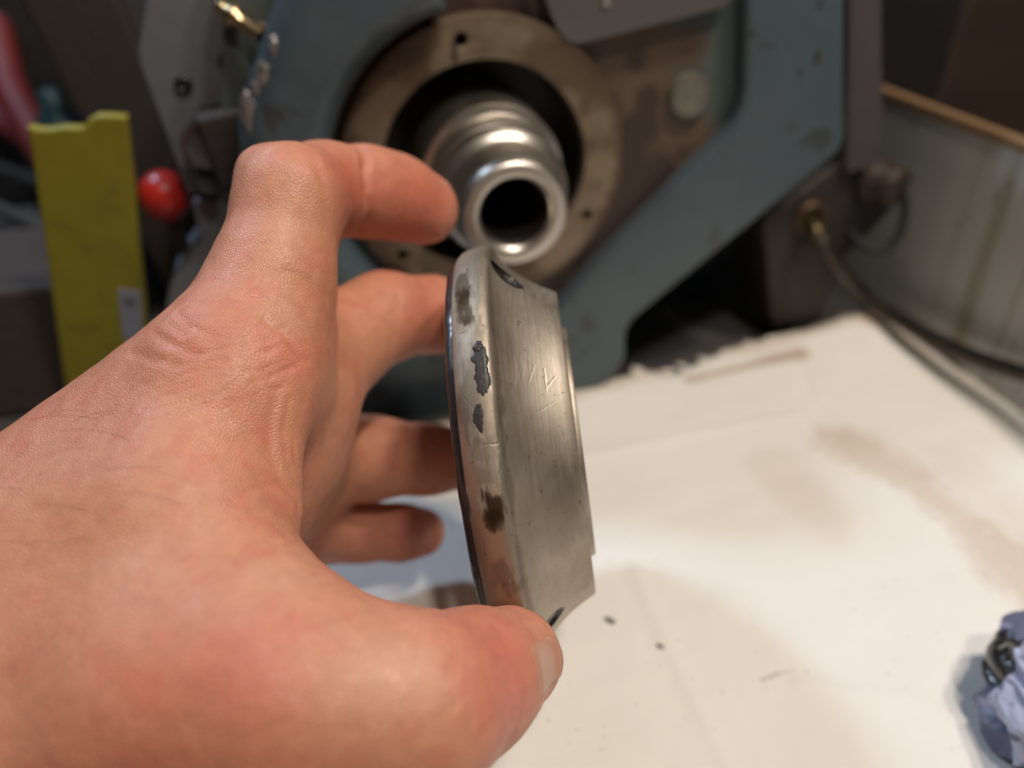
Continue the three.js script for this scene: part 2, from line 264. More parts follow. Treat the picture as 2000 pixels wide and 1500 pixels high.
// black wire loop beside the boss, and the armoured hose
{
  const zb = -0.014, L = (x, y, z) => toWorld(onFace(x, y, z));
  const g = tube([L(1735, 318, -.026), L(1756, 345, zb), L(1768, 400, zb + .002), L(1758, 455, zb + .004), L(1728, 490, zb + .004), L(1690, 482, zb), L(1655, 448, -.022)], 0.0016, 90, 10);
  single('wire_loop', g, std({ color: lin(.010, .009, .009), roughness: .7 }), 'thin black wire looped beside the dark knob on the headstock', 'wire');
  const hp = [L(1578, 422, -.026), L(1592, 452, -.012), L(1635, 518, -.008)];
  const wall = (px, py, gap) => { const dd = dirOf(px, py), o = EYE.clone().sub(HB), t = (GUARD_X - gap - o.dot(HT)) / dd.dot(HT); return EYE.clone().addScaledVector(dd, t); };
  const e1 = wall(1900, 697, .010), e2 = wall(2010, 733, .009), e3 = wall(2150, 765, .010);
  const hose = thing('hose', 'dark ribbed steel hose leaving the headstock and hanging before the splash guard', 'hose');
  const pts = [...hp, wall(1700, 584, .015), wall(1790, 644, .012), e1, e2, e3], curve = new THREE.CatmullRomCurve3(pts);
  const hg = new THREE.TubeGeometry(curve, 700, 0.0029, 14, false), q = hg.attributes.position, nn = hg.attributes.normal;
  for (let i = 0; i < q.count; i++) { const ring = Math.floor(i / 15), k = 0.00016 * Math.sin(ring * 0.95) + 0.00025 * (noise2(ring * 0.05, (i % 15) * 0.4, 22) - 0.5); q.setXYZ(i, q.getX(i) + nn.getX(i) * k, q.getY(i) + nn.getY(i) * k, q.getZ(i) + nn.getZ(i) * k); }
  hg.computeVertexNormals();
  mesh('armoured_sleeve', hg, std({ color: lin(.07, .06, .05), metalness: .85, roughness: .32 }), hose);
  const br = tube([pts[0], pts[1], pts[1].clone().lerp(pts[2], .5)], 0.0033, 24, 14); mesh('end_ferrule', br, std({ color: lin(.10, .075, .035), metalness: .8, roughness: .4 }), hose);
}

// splash guard to the right, parallel with the bed, with a raw board edge on top
{
  const lx = GUARD_X;
  const hit = (px, py) => { const d = dirOf(px, py), o = EYE.clone().sub(HB), t = (lx - o.dot(HT)) / d.dot(HT); return o.addScaledVector(d, t); };
  const a = hit(1730, 190), c = hit(2000, 305), topY = (a.y + c.y) / 2;
  const guard = thing('splash_guard', 'grey sheet-metal splash guard streaked with drips behind the hose', 'guard', HB); guard.rotation.y = YAW;
  const w = 0.9, t = 0.002, h = topY + 0.003;
  const st = tex(1024, 512, (u, v) => {           // 0.9 x h metres
    const x = u * w, y = v * h, n = fbm(u * 10, v * 3, 1.1, 5), m = fbm(u * 60, v * 22, 4.4, 3);
    let k = mix3([0.42, 0.41, 0.37], [0.53, 0.53, 0.52], n * 0.8 + m * 0.2);
    const dr = noise2(x * 160, y * 3.0, 95), dr2 = noise2(x * 300, y * 7, 45);
    k = mix3(k, [0.28, 0.26, 0.19], sstep(0.78, 0.9, dr) * 0.7 + sstep(0.86, 0.95, dr2) * 0.4);
    k = mix3(k, [0.05, 0.045, 0.035], sstep(0.90, 0.95, noise2(x * 240, y * 240, 75)) * 0.4);
    return k;
  }, true, false);
  const g = new THREE.BoxGeometry(w, h, t); g.rotateY(-Math.PI / 2); g.translate(lx + t / 2, h / 2 - 0.003, 0.18 - w / 2 + .12);
  mesh('sheet', g, std({ map: st, roughness: 0.5, metalness: 0.1 }), guard);
  const eb = new RoundedBoxGeometry(0.005, 0.0036, w, 2, 0.001); eb.translate(lx + 0.001, topY + 0.0022, 0.18 - w / 2 + .12);
  const et = tex(256, 256, (u, v) => { const n = fbm(u * 12, v * 12, 2.2, 4); return mix3([0.16, 0.09, 0.040], [0.27, 0.16, 0.075], n); });
  mesh('board_edge', eb, std({ map: et, roughness: .8 }), guard);
  // dark wooden cupboard behind the guard
  const wt = tex(512, 512, (u, v) => { const n = fbm(u * 3, v * 40, 3.2, 4); return mix3([0.022, 0.012, 0.008], [0.042, 0.023, 0.013], n); });
  const cg = new RoundedBoxGeometry(0.5, 0.7, 0.5, 2, 0.004);
  const cup = single('wooden_cupboard', cg, std({ map: wt, roughness: .6 }), 'dark brown wooden cupboard standing behind the splash guard', 'cupboard');
  cup.position.copy(toWorld(V(lx + 0.30, 0.35, -0.34))); cup.rotation.y = YAW;
}

// ================================================================== WHITE SHEET ON THE BENCH
{
  const A = onFloor(1135, 776), B = onFloor(1700, 632), C = onFloor(2000, 806);
  const ex = B.clone().sub(A).setY(0).normalize(), ez = V(-ex.z, 0, ex.x);       // along the torn edge, and towards the camera
  if (ez.z < 0) ez.negate();
  const rel = (p) => { const d = p.clone().sub(B); return [d.dot(ex), d.dot(ez)]; };
  const [cx, cz] = rel(C), slope = cx / cz;
  const at = (px, py) => rel(onFloor(px, py));
  const L = 0.30, D = 0.34, S = 0.36;
  const creases = [[[1240, 1130], [1330, 1330], [1420, 1510]], [[1560, 720], [1580, 790], [1640, 850]], [[1130, 905], [1300, 870], [1560, 820]], [[1560, 1350], [1800, 1385], [1880, 1470]]].map((c) => c.map(([x, y]) => at(x, y)));
  const segd = (x, y, c) => { let m = 1; for (let i = 0; i < c.length - 1; i++) { const [ax, ay] = c[i], [bx, by] = c[i + 1], dx = bx - ax, dy = by - ay, t = Math.max(0, Math.min(1, ((x - ax) * dx + (y - ay) * dy) / (dx * dx + dy * dy))); m = Math.min(m, Math.hypot(x - ax - t * dx, y - ay - t * dy)); } return m; };
  const height = (x, z) => {
    let h = 0.0022 * fbm(x * 14 + 3, z * 14, 1.5, 3) + 0.0008 * fbm(x * 60, z * 60, 4.5, 3) + 0.0004 * fbm(x * 8, z * 130, 7.5, 2);
    creases.forEach((c, i) => { const d = segd(x, z, c); h += (i === 1 ? -1 : 1) * 0.0006 * Math.exp(-((d / 0.0024) ** 2)); });
    h += 0.006 * sstep(0.05, 0.0, z) * sstep(-0.10, 0, x) * 0.6;
    return h;
  };
  const N = 300, M = 320, pos = [], uv = [], idx = [];
  for (let j = 0; j <= M; j++) for (let i = 0; i <= N; i++) {
    let zz = (j / M) * D, jag = 0.007 * (fbm(i * 0.045, 0.3, 2.2, 3) - 0.5) * 2 + 0.0024 * (fbm(i * 0.21, 4.3, 5.2, 3) - 0.5);
    zz += jag * Math.max(0, 1 - zz / 0.05);
    const right = slope * zz + 0.0015 * (fbm(zz * 90, 5, 1, 3) - .5);
    const x = right - (1 - i / N) * L;
    const p = B.clone().addScaledVector(ex, x).addScaledVector(ez, zz);
    pos.push(p.x, 0.0006 + height(x, zz), p.z); uv.push((x + L + 0.02) / S, zz / S);
  }
  for (let j = 0; j < M; j++) for (let i = 0; i < N; i++) { const a = j * (N + 1) + i, b = a + 1, c = a + N + 1, d = c + 1; idx.push(a, c, b, b, c, d); }
  const nTop = pos.length / 3;
  // underside and edges give the sheet its thickness
  for (let k = 0; k < nTop; k++) { pos.push(pos[3 * k], pos[3 * k + 1] - 0.0011, pos[3 * k + 2]); uv.push(uv[2 * k], uv[2 * k + 1]); }
  const edge = (a, b) => idx.push(a, b, a + nTop, b, b + nTop, a + nTop);
  for (let i = 0; i < N; i++) { edge(i, i + 1); edge(M * (N + 1) + i + 1, M * (N + 1) + i); }
  for (let j = 0; j < M; j++) { edge((j + 1) * (N + 1), j * (N + 1)); edge(j * (N + 1) + N, (j + 1) * (N + 1) + N); }
  const g = new THREE.BufferGeometry(); g.setAttribute('position', new THREE.Float32BufferAttribute(pos, 3)); g.setAttribute('uv', new THREE.Float32BufferAttribute(uv, 2)); g.setIndex(idx); g.computeVertexNormals();
  const band = [[1655, 880], [1790, 960], [1930, 1080], [2060, 1210], [2200, 1350]].map(([x, y]) => at(x, y)), band2 = [[1880, 950], [2100, 1100]].map(([x, y]) => at(x, y));
  const streak = [[1345, 752], [1440, 730], [1560, 705]].map(([x, y]) => at(x, y)), faint = [[1510, 920], [1620, 1040]].map(([x, y]) => at(x, y));
  const r = rng(77), marks = [[1485, 1340, 1545, 1318], [1520, 1455, 1560, 1440]].map(([a, b, c, d]) => [at(a, b), at(c, d)]);
  const corner = at(1695, 645);
  const t = tex(1100, 1100, (u, v) => {
    const x = u * S - L - 0.02, z = v * S, n = fbm(x * 40 + 7, z * 40, 2.4, 5), f = fbm(x * 420, z * 420, 1.4, 3), fib = noise2(x * 300, z * 2200, 35), st = fbm(x * 12, z * 110, 6.6, 4);
    let k = mix3([0.75, 0.715, 0.665], [0.82, 0.79, 0.745], 0.45 * n + 0.25 * f + 0.3 * st);
    const tan = [0.54, 0.41, 0.29];
    k = mix3(k, tan, 0.55 * sstep(0.013, 0.003, segd(x, z, band) + (n - .5) * 0.012 + (f - .5) * .006));
    k = mix3(k, tan, 0.30 * sstep(0.022, 0.004, segd(x, z, band2) + (n - .5) * 0.02 + (f - .5) * .006));
    k = mix3(k, tan, 0.22 * sstep(0.012, 0.002, segd(x, z, faint) + (n - .5) * 0.014));
    k = mix3(k, [0.36, 0.21, 0.11], 0.7 * sstep(0.0042, 0.0010, segd(x, z, streak) + (n - .5) * .005));
    k = mix3(k, [0.45, 0.26, 0.13], 0.75 * sstep(0.010, 0.002, Math.hypot(x - corner[0], z - corner[1]) + (n - .5) * 0.008));
    k = mix3(k, [0.50, 0.37, 0.25], 0.55 * sstep(0.007, 0.001, z + (n - .5) * 0.012));
    k = mix3(k, [0.50, 0.36, 0.24], 0.5 * sstep(-0.012, 0.002, x - slope * z + (n - .5) * 0.016));
    for (const [p, q] of marks) { const d = segd(x, z, [p, q]); if (d < 0.0005 && f + n > 1.0) k = mix3(k, [0.3, 0.27, 0.23], .5); }
    const sp = noise2(x * 1300, z * 1300, 115), reg = fbm(x * 25, z * 25, 13.1, 3); if (sp > 0.972 && reg > 0.58) k = mix3(k, [0.28, 0.24, 0.2], .75);
        if (fib > .8) k = mix3(k, [.78, .74, .68], .25);
    return k;
  }, true, false);
  const sheet = thing('paper_sheet', 'large off-white paper sheet with torn back edge and brown stains', 'paper sheet');
  mesh('sheet', g, std({ map: t, roughness: 0.78, bumpMap: bumpFine, bumpScale: 0.00012 }), sheet);
  // torn flakes standing at the ripped edge
  const fr = rng(31), fm = std({ color: lin(0.66, 0.60, 0.52), roughness: .9 });
  for (const [x, y, s] of [[1228, 752, 1], [1250, 742, 1.4], [1272, 745, 1.0], [1300, 735, .7], [1330, 722, .6], [1375, 712, .6], [1440, 690, .8], [1470, 683, .9], [1505, 676, .7], [1600, 655, 1.0], [1630, 648, 1.1], [1690, 640, .9]]) {
    const p = onFloor(x, y), G = new THREE.IcosahedronGeometry(0.0027 * s, 2), q = G.attributes.position;
    for (let i = 0; i < q.count; i++) { const k = 0.55 + 0.9 * fbm3(q.getX(i) * 500 + x, q.getY(i) * 500, q.getZ(i) * 500, 2); q.setXYZ(i, q.getX(i) * k * 1.7, q.getY(i) * k * 0.55, q.getZ(i) * k * 0.9); }
    const G2 = mergeVertices(new THREE.BufferGeometry().setAttribute('position', q)); G2.computeVertexNormals(); G2.rotateY(fr() * 6); G2.translate(p.x, p.y + 0.0016, p.z); mesh('torn_flake', G2, fm, sheet);
  }
  // dark metal chips lying on the sheet
  const cm = std({ color: lin(.10, .09, .085), metalness: .6, roughness: .45 });
  [[1190, 1228, 13, 'larger dark metal chip lying on the paper beside the ring'], [1287, 1278, 8, 'small dark metal chip lying along the paper crease']].forEach(([x, y, s, label]) => {
    const p = onFloor(x, y), sh = new THREE.Shape([[-1, .55], [-.3, .75], [.5, .1], [1, -.15], [.7, -.6], [0, -.4], [-.6, .1]].map(([a, b]) => new THREE.Vector2(a * s * .000105, b * s * .000105)));
    const G = new THREE.ExtrudeGeometry(sh, { depth: .0003, bevelEnabled: true, bevelSize: .0001, bevelThickness: .0001, bevelSegments: 1 }); G.rotateX(-Math.PI / 2 + .12);
    const m = single('metal_chip', G, cm, label, 'metal chip'); const [hx, hz] = rel(p); m.position.set(p.x, 0.0008 + height(hx, hz), p.z);
  });
}

// ================================================================== LEFT BACKGROUND
{
  // yellow-green plastic strip with an uneven top, standing on the bench
  const base = onFloor(222, 800, -0.004), topc = P(155, 236, 0.229);
  const up = topc.clone().sub(base), Hh = up.length(); up.normalize();
  const side = V(1, 0, -0.15).addScaledVector(up, -V(1, 0, -0.15).dot(up)).normalize(), fwd = side.clone().cross(up).normalize();
  const top = [[-1, -.028], [-.8, -.030], [-.55, -.026], [-.3, -.018], [-.05, -.016], [.12, -.014], [.25, .004], [.42, .016], [.7, .020], [1, .022]];
  const sh = new THREE.Shape(); const hw = 0.0127; sh.moveTo(-hw * 1.1, 0); sh.lineTo(hw * 1.1, 0); for (let i = top.length - 1; i >= 0; i--) sh.lineTo(top[i][0] * hw, Hh + top[i][1] * 0.14);
  const g = creased(new THREE.ExtrudeGeometry(sh, { depth: 0.0024, bevelEnabled: true, bevelSize: .0006, bevelThickness: .0008, bevelSegments: 2 }), .5); g.translate(0, 0, -0.0012);
  const th = thing('plastic_strip', 'tall yellow-green plastic strip with uneven top edge beside the red ball', 'plastic strip', base);
  th.quaternion.setFromRotationMatrix(new THREE.Matrix4().makeBasis(side, up, fwd));
  planarUV(g, 1 / 0.12); const yt = tex(512, 512, (u, v) => { const n = fbm(u * 7, v * 5, 3.3, 4), m = fbm(u * 60, v * 12, 6.2, 3), d = fbm(u * 16, v * 16, 8.1, 4); let k = mix3([.24, .205, .012], [.31, .27, .018], .6 * n + .4 * m); return mix3(k, [.19, .15, .016], .5 * sstep(.5, .75, d)); });
  mesh('strip_body', g, phy({ map: yt, roughness: 0.5, transmission: 0.12 }), th);
  const lab = new RoundedBoxGeometry(0.0066, 0.020, 0.0004, 1, 0.0001); lab.translate(0.0096, 0.0440, 0.0022);
  const lt = tex(64, 128, (u, v) => (u > .2 && u < .75 && v > .68 && v < .82) ? [.10, .10, .12] : mix3([.24, .25, .30], [.30, .31, .36], noise2(u * 6, v * 12, 15)), true, false);
  mesh('sticker', lab, std({ map: lt, roughness: .5 }), th);
}
{
  // red ball lever
  const c = P(322, 381, 0.25), lev = thing('ball_lever', 'red ball knob on a dark lever beside the yellow-green strip', 'lever', V(c.x, 0, c.z));
  const pr = []; for (let i = 0; i <= 24; i++) { const a = -Math.PI / 2 + 0.42 + (Math.PI - 0.42) * i / 24; pr.push(new THREE.Vector2(Math.max(0, 0.0078 * Math.cos(a)), 0.0078 * Math.sin(a))); } pr.unshift(new THREE.Vector2(0.0022, -0.0082));
  const g = new THREE.LatheGeometry(pr, 40); g.translate(0, c.y, 0); mesh('ball_knob', g, phy({ color: lin(0.46, 0.022, 0.014), roughness: 0.34 }), lev);
  mesh('lever_arm', tube([V(0, c.y - .007, 0), V(.001, c.y - .02, -.003), V(.004, c.y - .045, -.008), V(.006, -.003, -.012)], .0022, 24, 12), darkIron, lev);
  const b = new THREE.CylinderGeometry(.007, .009, .018, 24); b.translate(.006, .005, -.012); mesh('pivot_boss', b, darkIron, lev);
}
{
  const dk = (r, g, b, ro = .6, me = 0) => std({ color: lin(r, g, b), roughness: ro, metalness: me, bumpMap: castBump, bumpScale: .0004 });
  const G = 'tools crowded at the far left';
  // black crate behind
  const cr = new RoundedBoxGeometry(.12, .16, .08, 3, .006); const crate = single('black_crate', cr, dk(.012, .010, .009, .6), 'black crate standing behind the yellow-green strip', 'crate', G); crate.position.copy(P(120, 60, .46)); crate.position.y = .076; crate.rotation.y = .3;
  // brown board leaning
  const bd = new RoundedBoxGeometry(.030, .21, .012, 2, .002); const board = single('brown_board', bd, dk(.028, .020, .018, .8), 'dark brown board leaning beside the side plate of the headstock', 'board', G); { const p = P(262, 330, .31); board.position.set(p.x, .1, p.z); board.rotation.set(-.05, .2, .22); }
  // grey hood edge at the top
  const hd = new RoundedBoxGeometry(.03, .10, .02, 3, .004); const hood = single('grey_hood', hd, dk(.07, .07, .072, .5), 'pale grey metal hood beyond the side plate of the headstock', 'hood', G); { const p = P(258, -10, .32); hood.position.copy(p); hood.rotation.z = -.25; const f = new THREE.CylinderGeometry(.004, .004, p.y, 10); f.translate(0, -p.y / 2, -.004); mesh('hood_post', f, darkIron, hood); }
  // red-handled tool
  const rt = thing('red_handled_pliers', 'red-handled tool hanging in the dark behind the yellow-green strip', 'tool');
  { const a = P(-10, 40, .42), b = P(20, 170, .415), c = P(62, 250, .41), d = P(110, 330, .40), e = P(150, 420, .40); const mm = phy({ color: lin(.13, .009, .009), roughness: .6 });
    mesh('handle', tube([a, b, c, d], .0085, 40, 14), mm, rt); mesh('handle', tube([P(-60, 120, .43), P(-10, 220, .425), P(60, 270, .415), d], .0075, 40, 14), mm, rt); mesh('jaw', tube([d, e, P(170, 520, .40), P(185, 800, .38)], .006, 30, 10), dk(.06, .055, .05, .4, .8), rt); }
  // green bottle
  { const p = P(112, 235, .38); const pr = [[0, -.07], [.011, -.07], [.012, -.066], [.012, -.006], [.010, .0], [.0055, .006], [.005, .014], [0, .0145]].map(([a, b]) => new THREE.Vector2(a, b)); const m = single('green_bottle', new THREE.LatheGeometry(pr, 28), dk(.016, .05, .05, .35), 'small dark green bottle peeping over the yellow-green strip', 'bottle', G); m.position.copy(p); const st = new RoundedBoxGeometry(.05, Math.max(.01, p.y - .066), .04, 2, .002); st.translate(0, -.07 - Math.max(.01, p.y - .066) / 2, 0); const sh = single('wooden_block', st, dk(.04, .028, .02, .8), 'wooden block under the small dark green bottle', 'block', G); sh.position.copy(p); }
  // two steel bars slanting in from the left
  for (const [y0, y1, Z, c, lab] of [[330, 372, .36, .07, 'upper dull steel bar slanting behind the yellow-green strip'], [408, 462, .34, .12, 'lower bright steel bar slanting behind the yellow-green strip']]) { const b = tube([P(-160, y0 - 60, Z + .03), P(0, y0, Z), P(120, y1, Z - .02), P(200, y1 + 34, Z - .03)], .0032, 24, 12); single('steel_bar', b, dk(c, c * .95, c * .9, .4, .7), lab, 'steel bar', G); }
  // wing nut with a glint, and brown block at the lower left
  { const p = P(40, 488, .33); const g = new THREE.CylinderGeometry(.0032, .0032, .005, 6); g.rotateX(1.3); const m = single('hex_nut', creased(g, .4), std({ color: lin(.4, .36, .32), metalness: 1, roughness: .3 }), 'small hexagon nut glinting on the dark block', 'nut', G); m.position.copy(p);
    const k = new RoundedBoxGeometry(.09, p.y - .002, .05, 2, .003); k.translate(0, (p.y - .002) / 2, -.028); const bl = single('dark_block', k, dk(.013, .010, .010, .8), 'dark block carrying the hexagon nut at the far left', 'block', G); bl.position.set(p.x, -.003, p.z); bl.rotation.y = .1;
    const q = onFloor(40, 800, -.004), w = new RoundedBoxGeometry(.11, .05, .06, 2, .003); const wb = single('brown_box', w, dk(.040, .028, .023, .75), 'low brown box at the far left below the dark block', 'box', G); wb.position.set(q.x - .02, .021, q.z - .02); wb.rotation.y = .25; }
}

// ================================================================== STEEL RING (spindle cap) HELD IN THE HAND
const camV = (x, y, z) => V(0, 0, 0).addScaledVector(CR, x).addScaledVector(CU, y).addScaledVector(CF, z);
const RA = camV(0.989, 0.13, -0.068).normalize();                        // ring axis, from the back face to the boss
const RC = camV(0.0131, -0.0118, 0.1655).add(EYE).addScaledVector(RA, -0.0185);   // centre of the back face
const ringQ = new THREE.Quaternion();
{ const near = EYE.clone().sub(RC); near.addScaledVector(RA, -near.dot(RA)).normalize(); const third = near.clone().cross(RA).normalize();   // local y = axis, local z = towards the camera, local x = up or down
  ringQ.setFromRotationMatrix(new THREE.Matrix4().makeBasis(RA.clone().cross(near).normalize(), RA, near)); }
const ringProfile = (() => {
  const p = [[0.0222, 0], [0.0394, 0], [0.0406, 0.0004], [0.0414, 0.0013], [0.0419, 0.0027], [0.0422, 0.0044], [0.0422, 0.0058], [0.0418, 0.0066], [0.0410, 0.0072]];
  for (let i = 1; i <= 14; i++) { const t = i / 14, u = 1 - t; p.push([u * u * 0.0410 + 2 * u * t * 0.0354 + t * t * 0.0312, u * u * 0.0072 + 2 * u * t * 0.0098 + t * t * 0.0184]); }
  p.push([0.0309, 0.0187], [0.0240, 0.0187], [0.0237, 0.0189], [0.0235, 0.0195], [0.0233, 0.0197], [0.0228, 0.0197], [0.0222, 0.0193], [0.0222, 0]);
  return p;
})();
const ringRadius = (y) => { for (let i = 1; i < 23; i++) { const a = ringProfile[i], b = ringProfile[i + 1]; if (y >= a[1] && y <= b[1]) return mix(a[0], b[0], (y - a[1]) / (b[1] - a[1] || 1)); } return 0.031; };
const ringGroup = thing('steel_ring', 'worn steel ring with grooved rim and bolt holes held in the hand', 'steel ring', RC);
ringGroup.quaternion.copy(ringQ);
// pixel to (angle, axial) on the rim, by marching the ray to the surface of revolution
function onRing(px, py) {
  const qi = ringQ.clone().invert(), o = EYE.clone().sub(RC).applyQuaternion(qi), d = dirOf(px, py).applyQuaternion(qi);
  for (let t = 0.09; t < 0.22; t += 0.00005) { const p = o.clone().addScaledVector(d, t), r = Math.hypot(p.x, p.z); if (p.y > -0.003 && p.y < 0.0215 && r < ringRadius(Math.max(0, p.y))) return { a: Math.atan2(p.x, p.z), y: p.y, r }; }
  return null;
}
{
  const prof = []; for (let i = 0; i < ringProfile.length - 1; i++) { const a = ringProfile[i], b = ringProfile[i + 1], n = Math.max(1, Math.ceil(Math.hypot(a[0] - b[0], a[1] - b[1]) / 0.0016)); for (let j = 0; j < n; j++) prof.push(new THREE.Vector2(mix(a[0], b[0], j / n), mix(a[1], b[1], j / n))); } prof.push(new THREE.Vector2(0.0222, 0));
  const lg = new THREE.LatheGeometry(prof, 240);
  const body = new Brush(lg); body.updateMatrixWorld();
  const ev = new Evaluator(); ev.useGroups = true; ev.attributes = ['position', 'normal', 'uv'];
  const steelTexM = new THREE.MeshStandardMaterial(), holeM = new THREE.MeshStandardMaterial(); body.material = steelTexM;
  let res = body;
  const HA = [1.06, -1.04, Math.PI];
  for (const a of HA) { const c = new THREE.CylinderGeometry(0.0031, 0.0031, 0.03, 32); c.translate(Math.sin(a) * 0.0378, 0.0085 + 0.010, Math.cos(a) * 0.0378); const b = new Brush(c, holeM); b.updateMatrixWorld(); res = ev.evaluate(res, b, SUBTRACTION); }
  let g = creased(res.geometry, 0.5);
  // uv: u = angle (whole turn), v = axial position in 24 mm, per triangle so the seam stays clean
  { const q = g.attributes.position, uv = new Float32Array(q.count * 2);
    for (let i = 0; i < q.count; i += 3) { const as = [0, 1, 2].map((k) => Math.atan2(q.getX(i + k), q.getZ(i + k)) / (2 * Math.PI)); for (let k = 1; k < 3; k++) { if (as[k] - as[0] > .5) as[k] -= 1; if (as[k] - as[0] < -.5) as[k] += 1; } for (let k = 0; k < 3; k++) { uv[2 * (i + k)] = as[k] + 0.5; uv[2 * (i + k) + 1] = q.getY(i + k) / 0.024; } }
    g.setAttribute('uv', new THREE.BufferAttribute(uv, 2)); }
  const spots = [[905, 600, .0022, .0050, .7], [903, 560, .0018, .006, .65], [962, 985, .0024, .0034, .95], [968, 1015, .0016, .002, .8], [930, 730, .004, .012, .35], [912, 980, .001, .003, .7], [985, 1120, .0022, .003, .35], [1000, 1150, .0025, .002, .3], [945, 880, .003, .003, .25]].map(([x, y, sy, sa, k]) => { const h = onRing(x, y); return h ? [h.a, h.y, sa, sy, k] : null; }).filter(Boolean);
  const W = 1536, HH = 400;
  const at = (u, v) => { const a = (u - .5) * 2 * Math.PI, y = v * 0.024; return [a, y, a * 0.04]; };
  const map = tex(W, HH, (u, v) => {
    const [a, y, s] = at(u, v), n = fbm(s * 160 + 40, y * 160, 2.2, 5), f = fbm(s * 500 + 90, y * 1800, 5.1, 3), m = fbm(s * 60 + 11, y * 90, 7.1, 4);
    let k = mix3([0.44, 0.405, 0.365], [0.60, 0.57, 0.53], 0.5 * n + 0.5 * f);
    k = mix3(k, [0.36, 0.33, 0.29], sstep(.5, .8, m) * .7);
    if (y < 0.0062) { k = mix3(k, [0.50, 0.45, 0.38], .5); }
    for (const [sa, sy, ra, ry, w] of spots) { let d = Math.hypot((a - sa) * 0.04 / ra, (y - sy) / ry) + (n - .5) * 1.5 + (f - .5) * .9; k = mix3(k, [0.075, 0.05, 0.034], w * sstep(1.0, .45, d)); }
    const pit = noise2(s * 1500 + 30, y * 1500, 95); if (pit > .94) k = mix3(k, [.14, .11, .09], .6);
    const edgeGrime = sstep(0.0007, 0.0, Math.abs(y - 0.0072) - (n - .45) * 0.0012); k = mix3(k, [.17, .14, .11], edgeGrime * .5);
    return k;
  });
  const rough = tex(W, HH, (u, v) => { const [a, y, s] = at(u, v), n = fbm(s * 110 + 40, y * 110, 3.2, 4), f = noise2(s * 200 + 90, y * 5000, 51); let r = (y < .0062 ? .55 : .50) + .16 * (n - .5) + .08 * (f - .5); for (const [sa, sy, ra, ry, w] of spots) { const d = Math.hypot((a - sa) * 0.04 / ra, (y - sy) / ry) + (n - .5) * 1.5; r += .35 * w * sstep(1.0, .5, d); } return [0, Math.min(1, r), 0]; }, false);
  const scr = rng(12), scratches = []; for (let i = 0; i < 70; i++) scratches.push([(scr() - .5) * 2.4, scr() * .0185, (scr() - .5) * 2.2, .0008 + scr() * .004, scr()]);
  for (const [x0, y0, x1, y1] of [[1085, 735, 1068, 757], [1063, 720, 1072, 800], [940, 870, 975, 866]]) { const p = onRing(x0, y0), q = onRing(x1, y1); if (p && q) scratches.push([p.a, p.y, Math.atan2(q.y - p.y, (q.a - p.a) * .04), Math.hypot(q.y - p.y, (q.a - p.a) * .04), 1.6]); }
  const bump = tex(W, HH, (u, v) => {
    const [a, y, s] = at(u, v); let h = .55 + .05 * (noise2(s * 180 + 50, y * 5000, 15) - .5) + .12 * (fbm(s * 700 + 20, y * 700, 4.4, 3) - .5);
    if (y < .0060) { const mill = noise2(s * 700 + y * 900 + 3, y * 260, 33), reg = fbm(s * 90, y * 120, 2.2, 2); h += .30 * (mill - .5) * sstep(.35, .6, reg); h += .22 * (fbm(s * 260 + 5, y * 260, 8.8, 3) - .5); }
    for (const [sa, sy, an, len, w] of scratches) { const dx = (a - sa) * .04, dy = y - sy; if (dx > .005 || dx < -.005) continue; const c = Math.cos(an), si = Math.sin(an), l = dx * c + dy * si, t = -dx * si + dy * c; if (l > 0 && l < len && Math.abs(t) < .00011) h -= .16 * w; }
    return h;
  }, false);
  g.groups.forEach((q) => {});
  const steel = std({ map, color: lin(.92, .85, .76), metalness: 0.95, roughness: 1, roughnessMap: rough, bumpMap: bump, bumpScale: 0.00016 });
  const holeMat = phy({ color: lin(.020, .016, .015), roughness: .35, clearcoat: .6, clearcoatRoughness: .15, bumpMap: castBump, bumpScale: .0003 });   // bolt holes lined with the same wet black sealant that plugs them
  // split the cut walls of the bolt holes off as their own parts
  const mats = res.material, isArr = Array.isArray(mats), gi = res.geometry.groups;
  const pieces = { body: [], hole: [] };
  const q = g.attributes;
  const take = (list) => { const o = new THREE.BufferGeometry(); for (const n of ['position', 'normal', 'uv']) { const s = q[n].itemSize, arr = new Float32Array(list.length * s); list.forEach((v, i) => { for (let k = 0; k < s; k++) arr[i * s + k] = q[n].array[v * s + k]; }); o.setAttribute(n, new THREE.BufferAttribute(arr, s)); } return o; };
  const holesBy = HA.map(() => []);
  for (let i = 0; i < q.position.count; i += 3) {
    let which = -1;
    HA.forEach((a, hI) => { let all = true; for (let k = 0; k < 3; k++) { const d = Math.hypot(q.position.getX(i + k) - Math.sin(a) * .0378, q.position.getZ(i + k) - Math.cos(a) * .0378); if (d > .00318) all = false; } if (all) which = hI; });
    (which < 0 ? pieces.body : holesBy[which]).push(i, i + 1, i + 2);
  }
  mesh('rim', take(pieces.body), steel, ringGroup);
  holesBy.forEach((l) => { if (l.length) mesh('bolt_hole', take(l), holeMat, ringGroup); });
  // black gasket left on the back face, ragged at its outer edge
  { const pos = [], idx = [], n = 360, prf = [[.0235, -.0003], [.0235, -.0012], [.0388, -.0013], [.0398, -.0008], [.0399, .0003]];
    for (let i = 0; i <= n; i++) { const a = i / n * 2 * Math.PI; prf.forEach(([r, y], k) => { const w = k >= 2 ? .0005 * (fbm(Math.cos(a) * 9 + 20, Math.sin(a) * 9 + 20, k * .6, 4) - .5) + .00012 * (noise2(i * .8, k, 20) - .5) : 0; pos.push(Math.sin(a) * (r + w), y + (k === 2 || k === 3 ? .0002 * (noise2(i * .22, k * 3, 50) - .5) : 0), Math.cos(a) * (r + w)); }); }
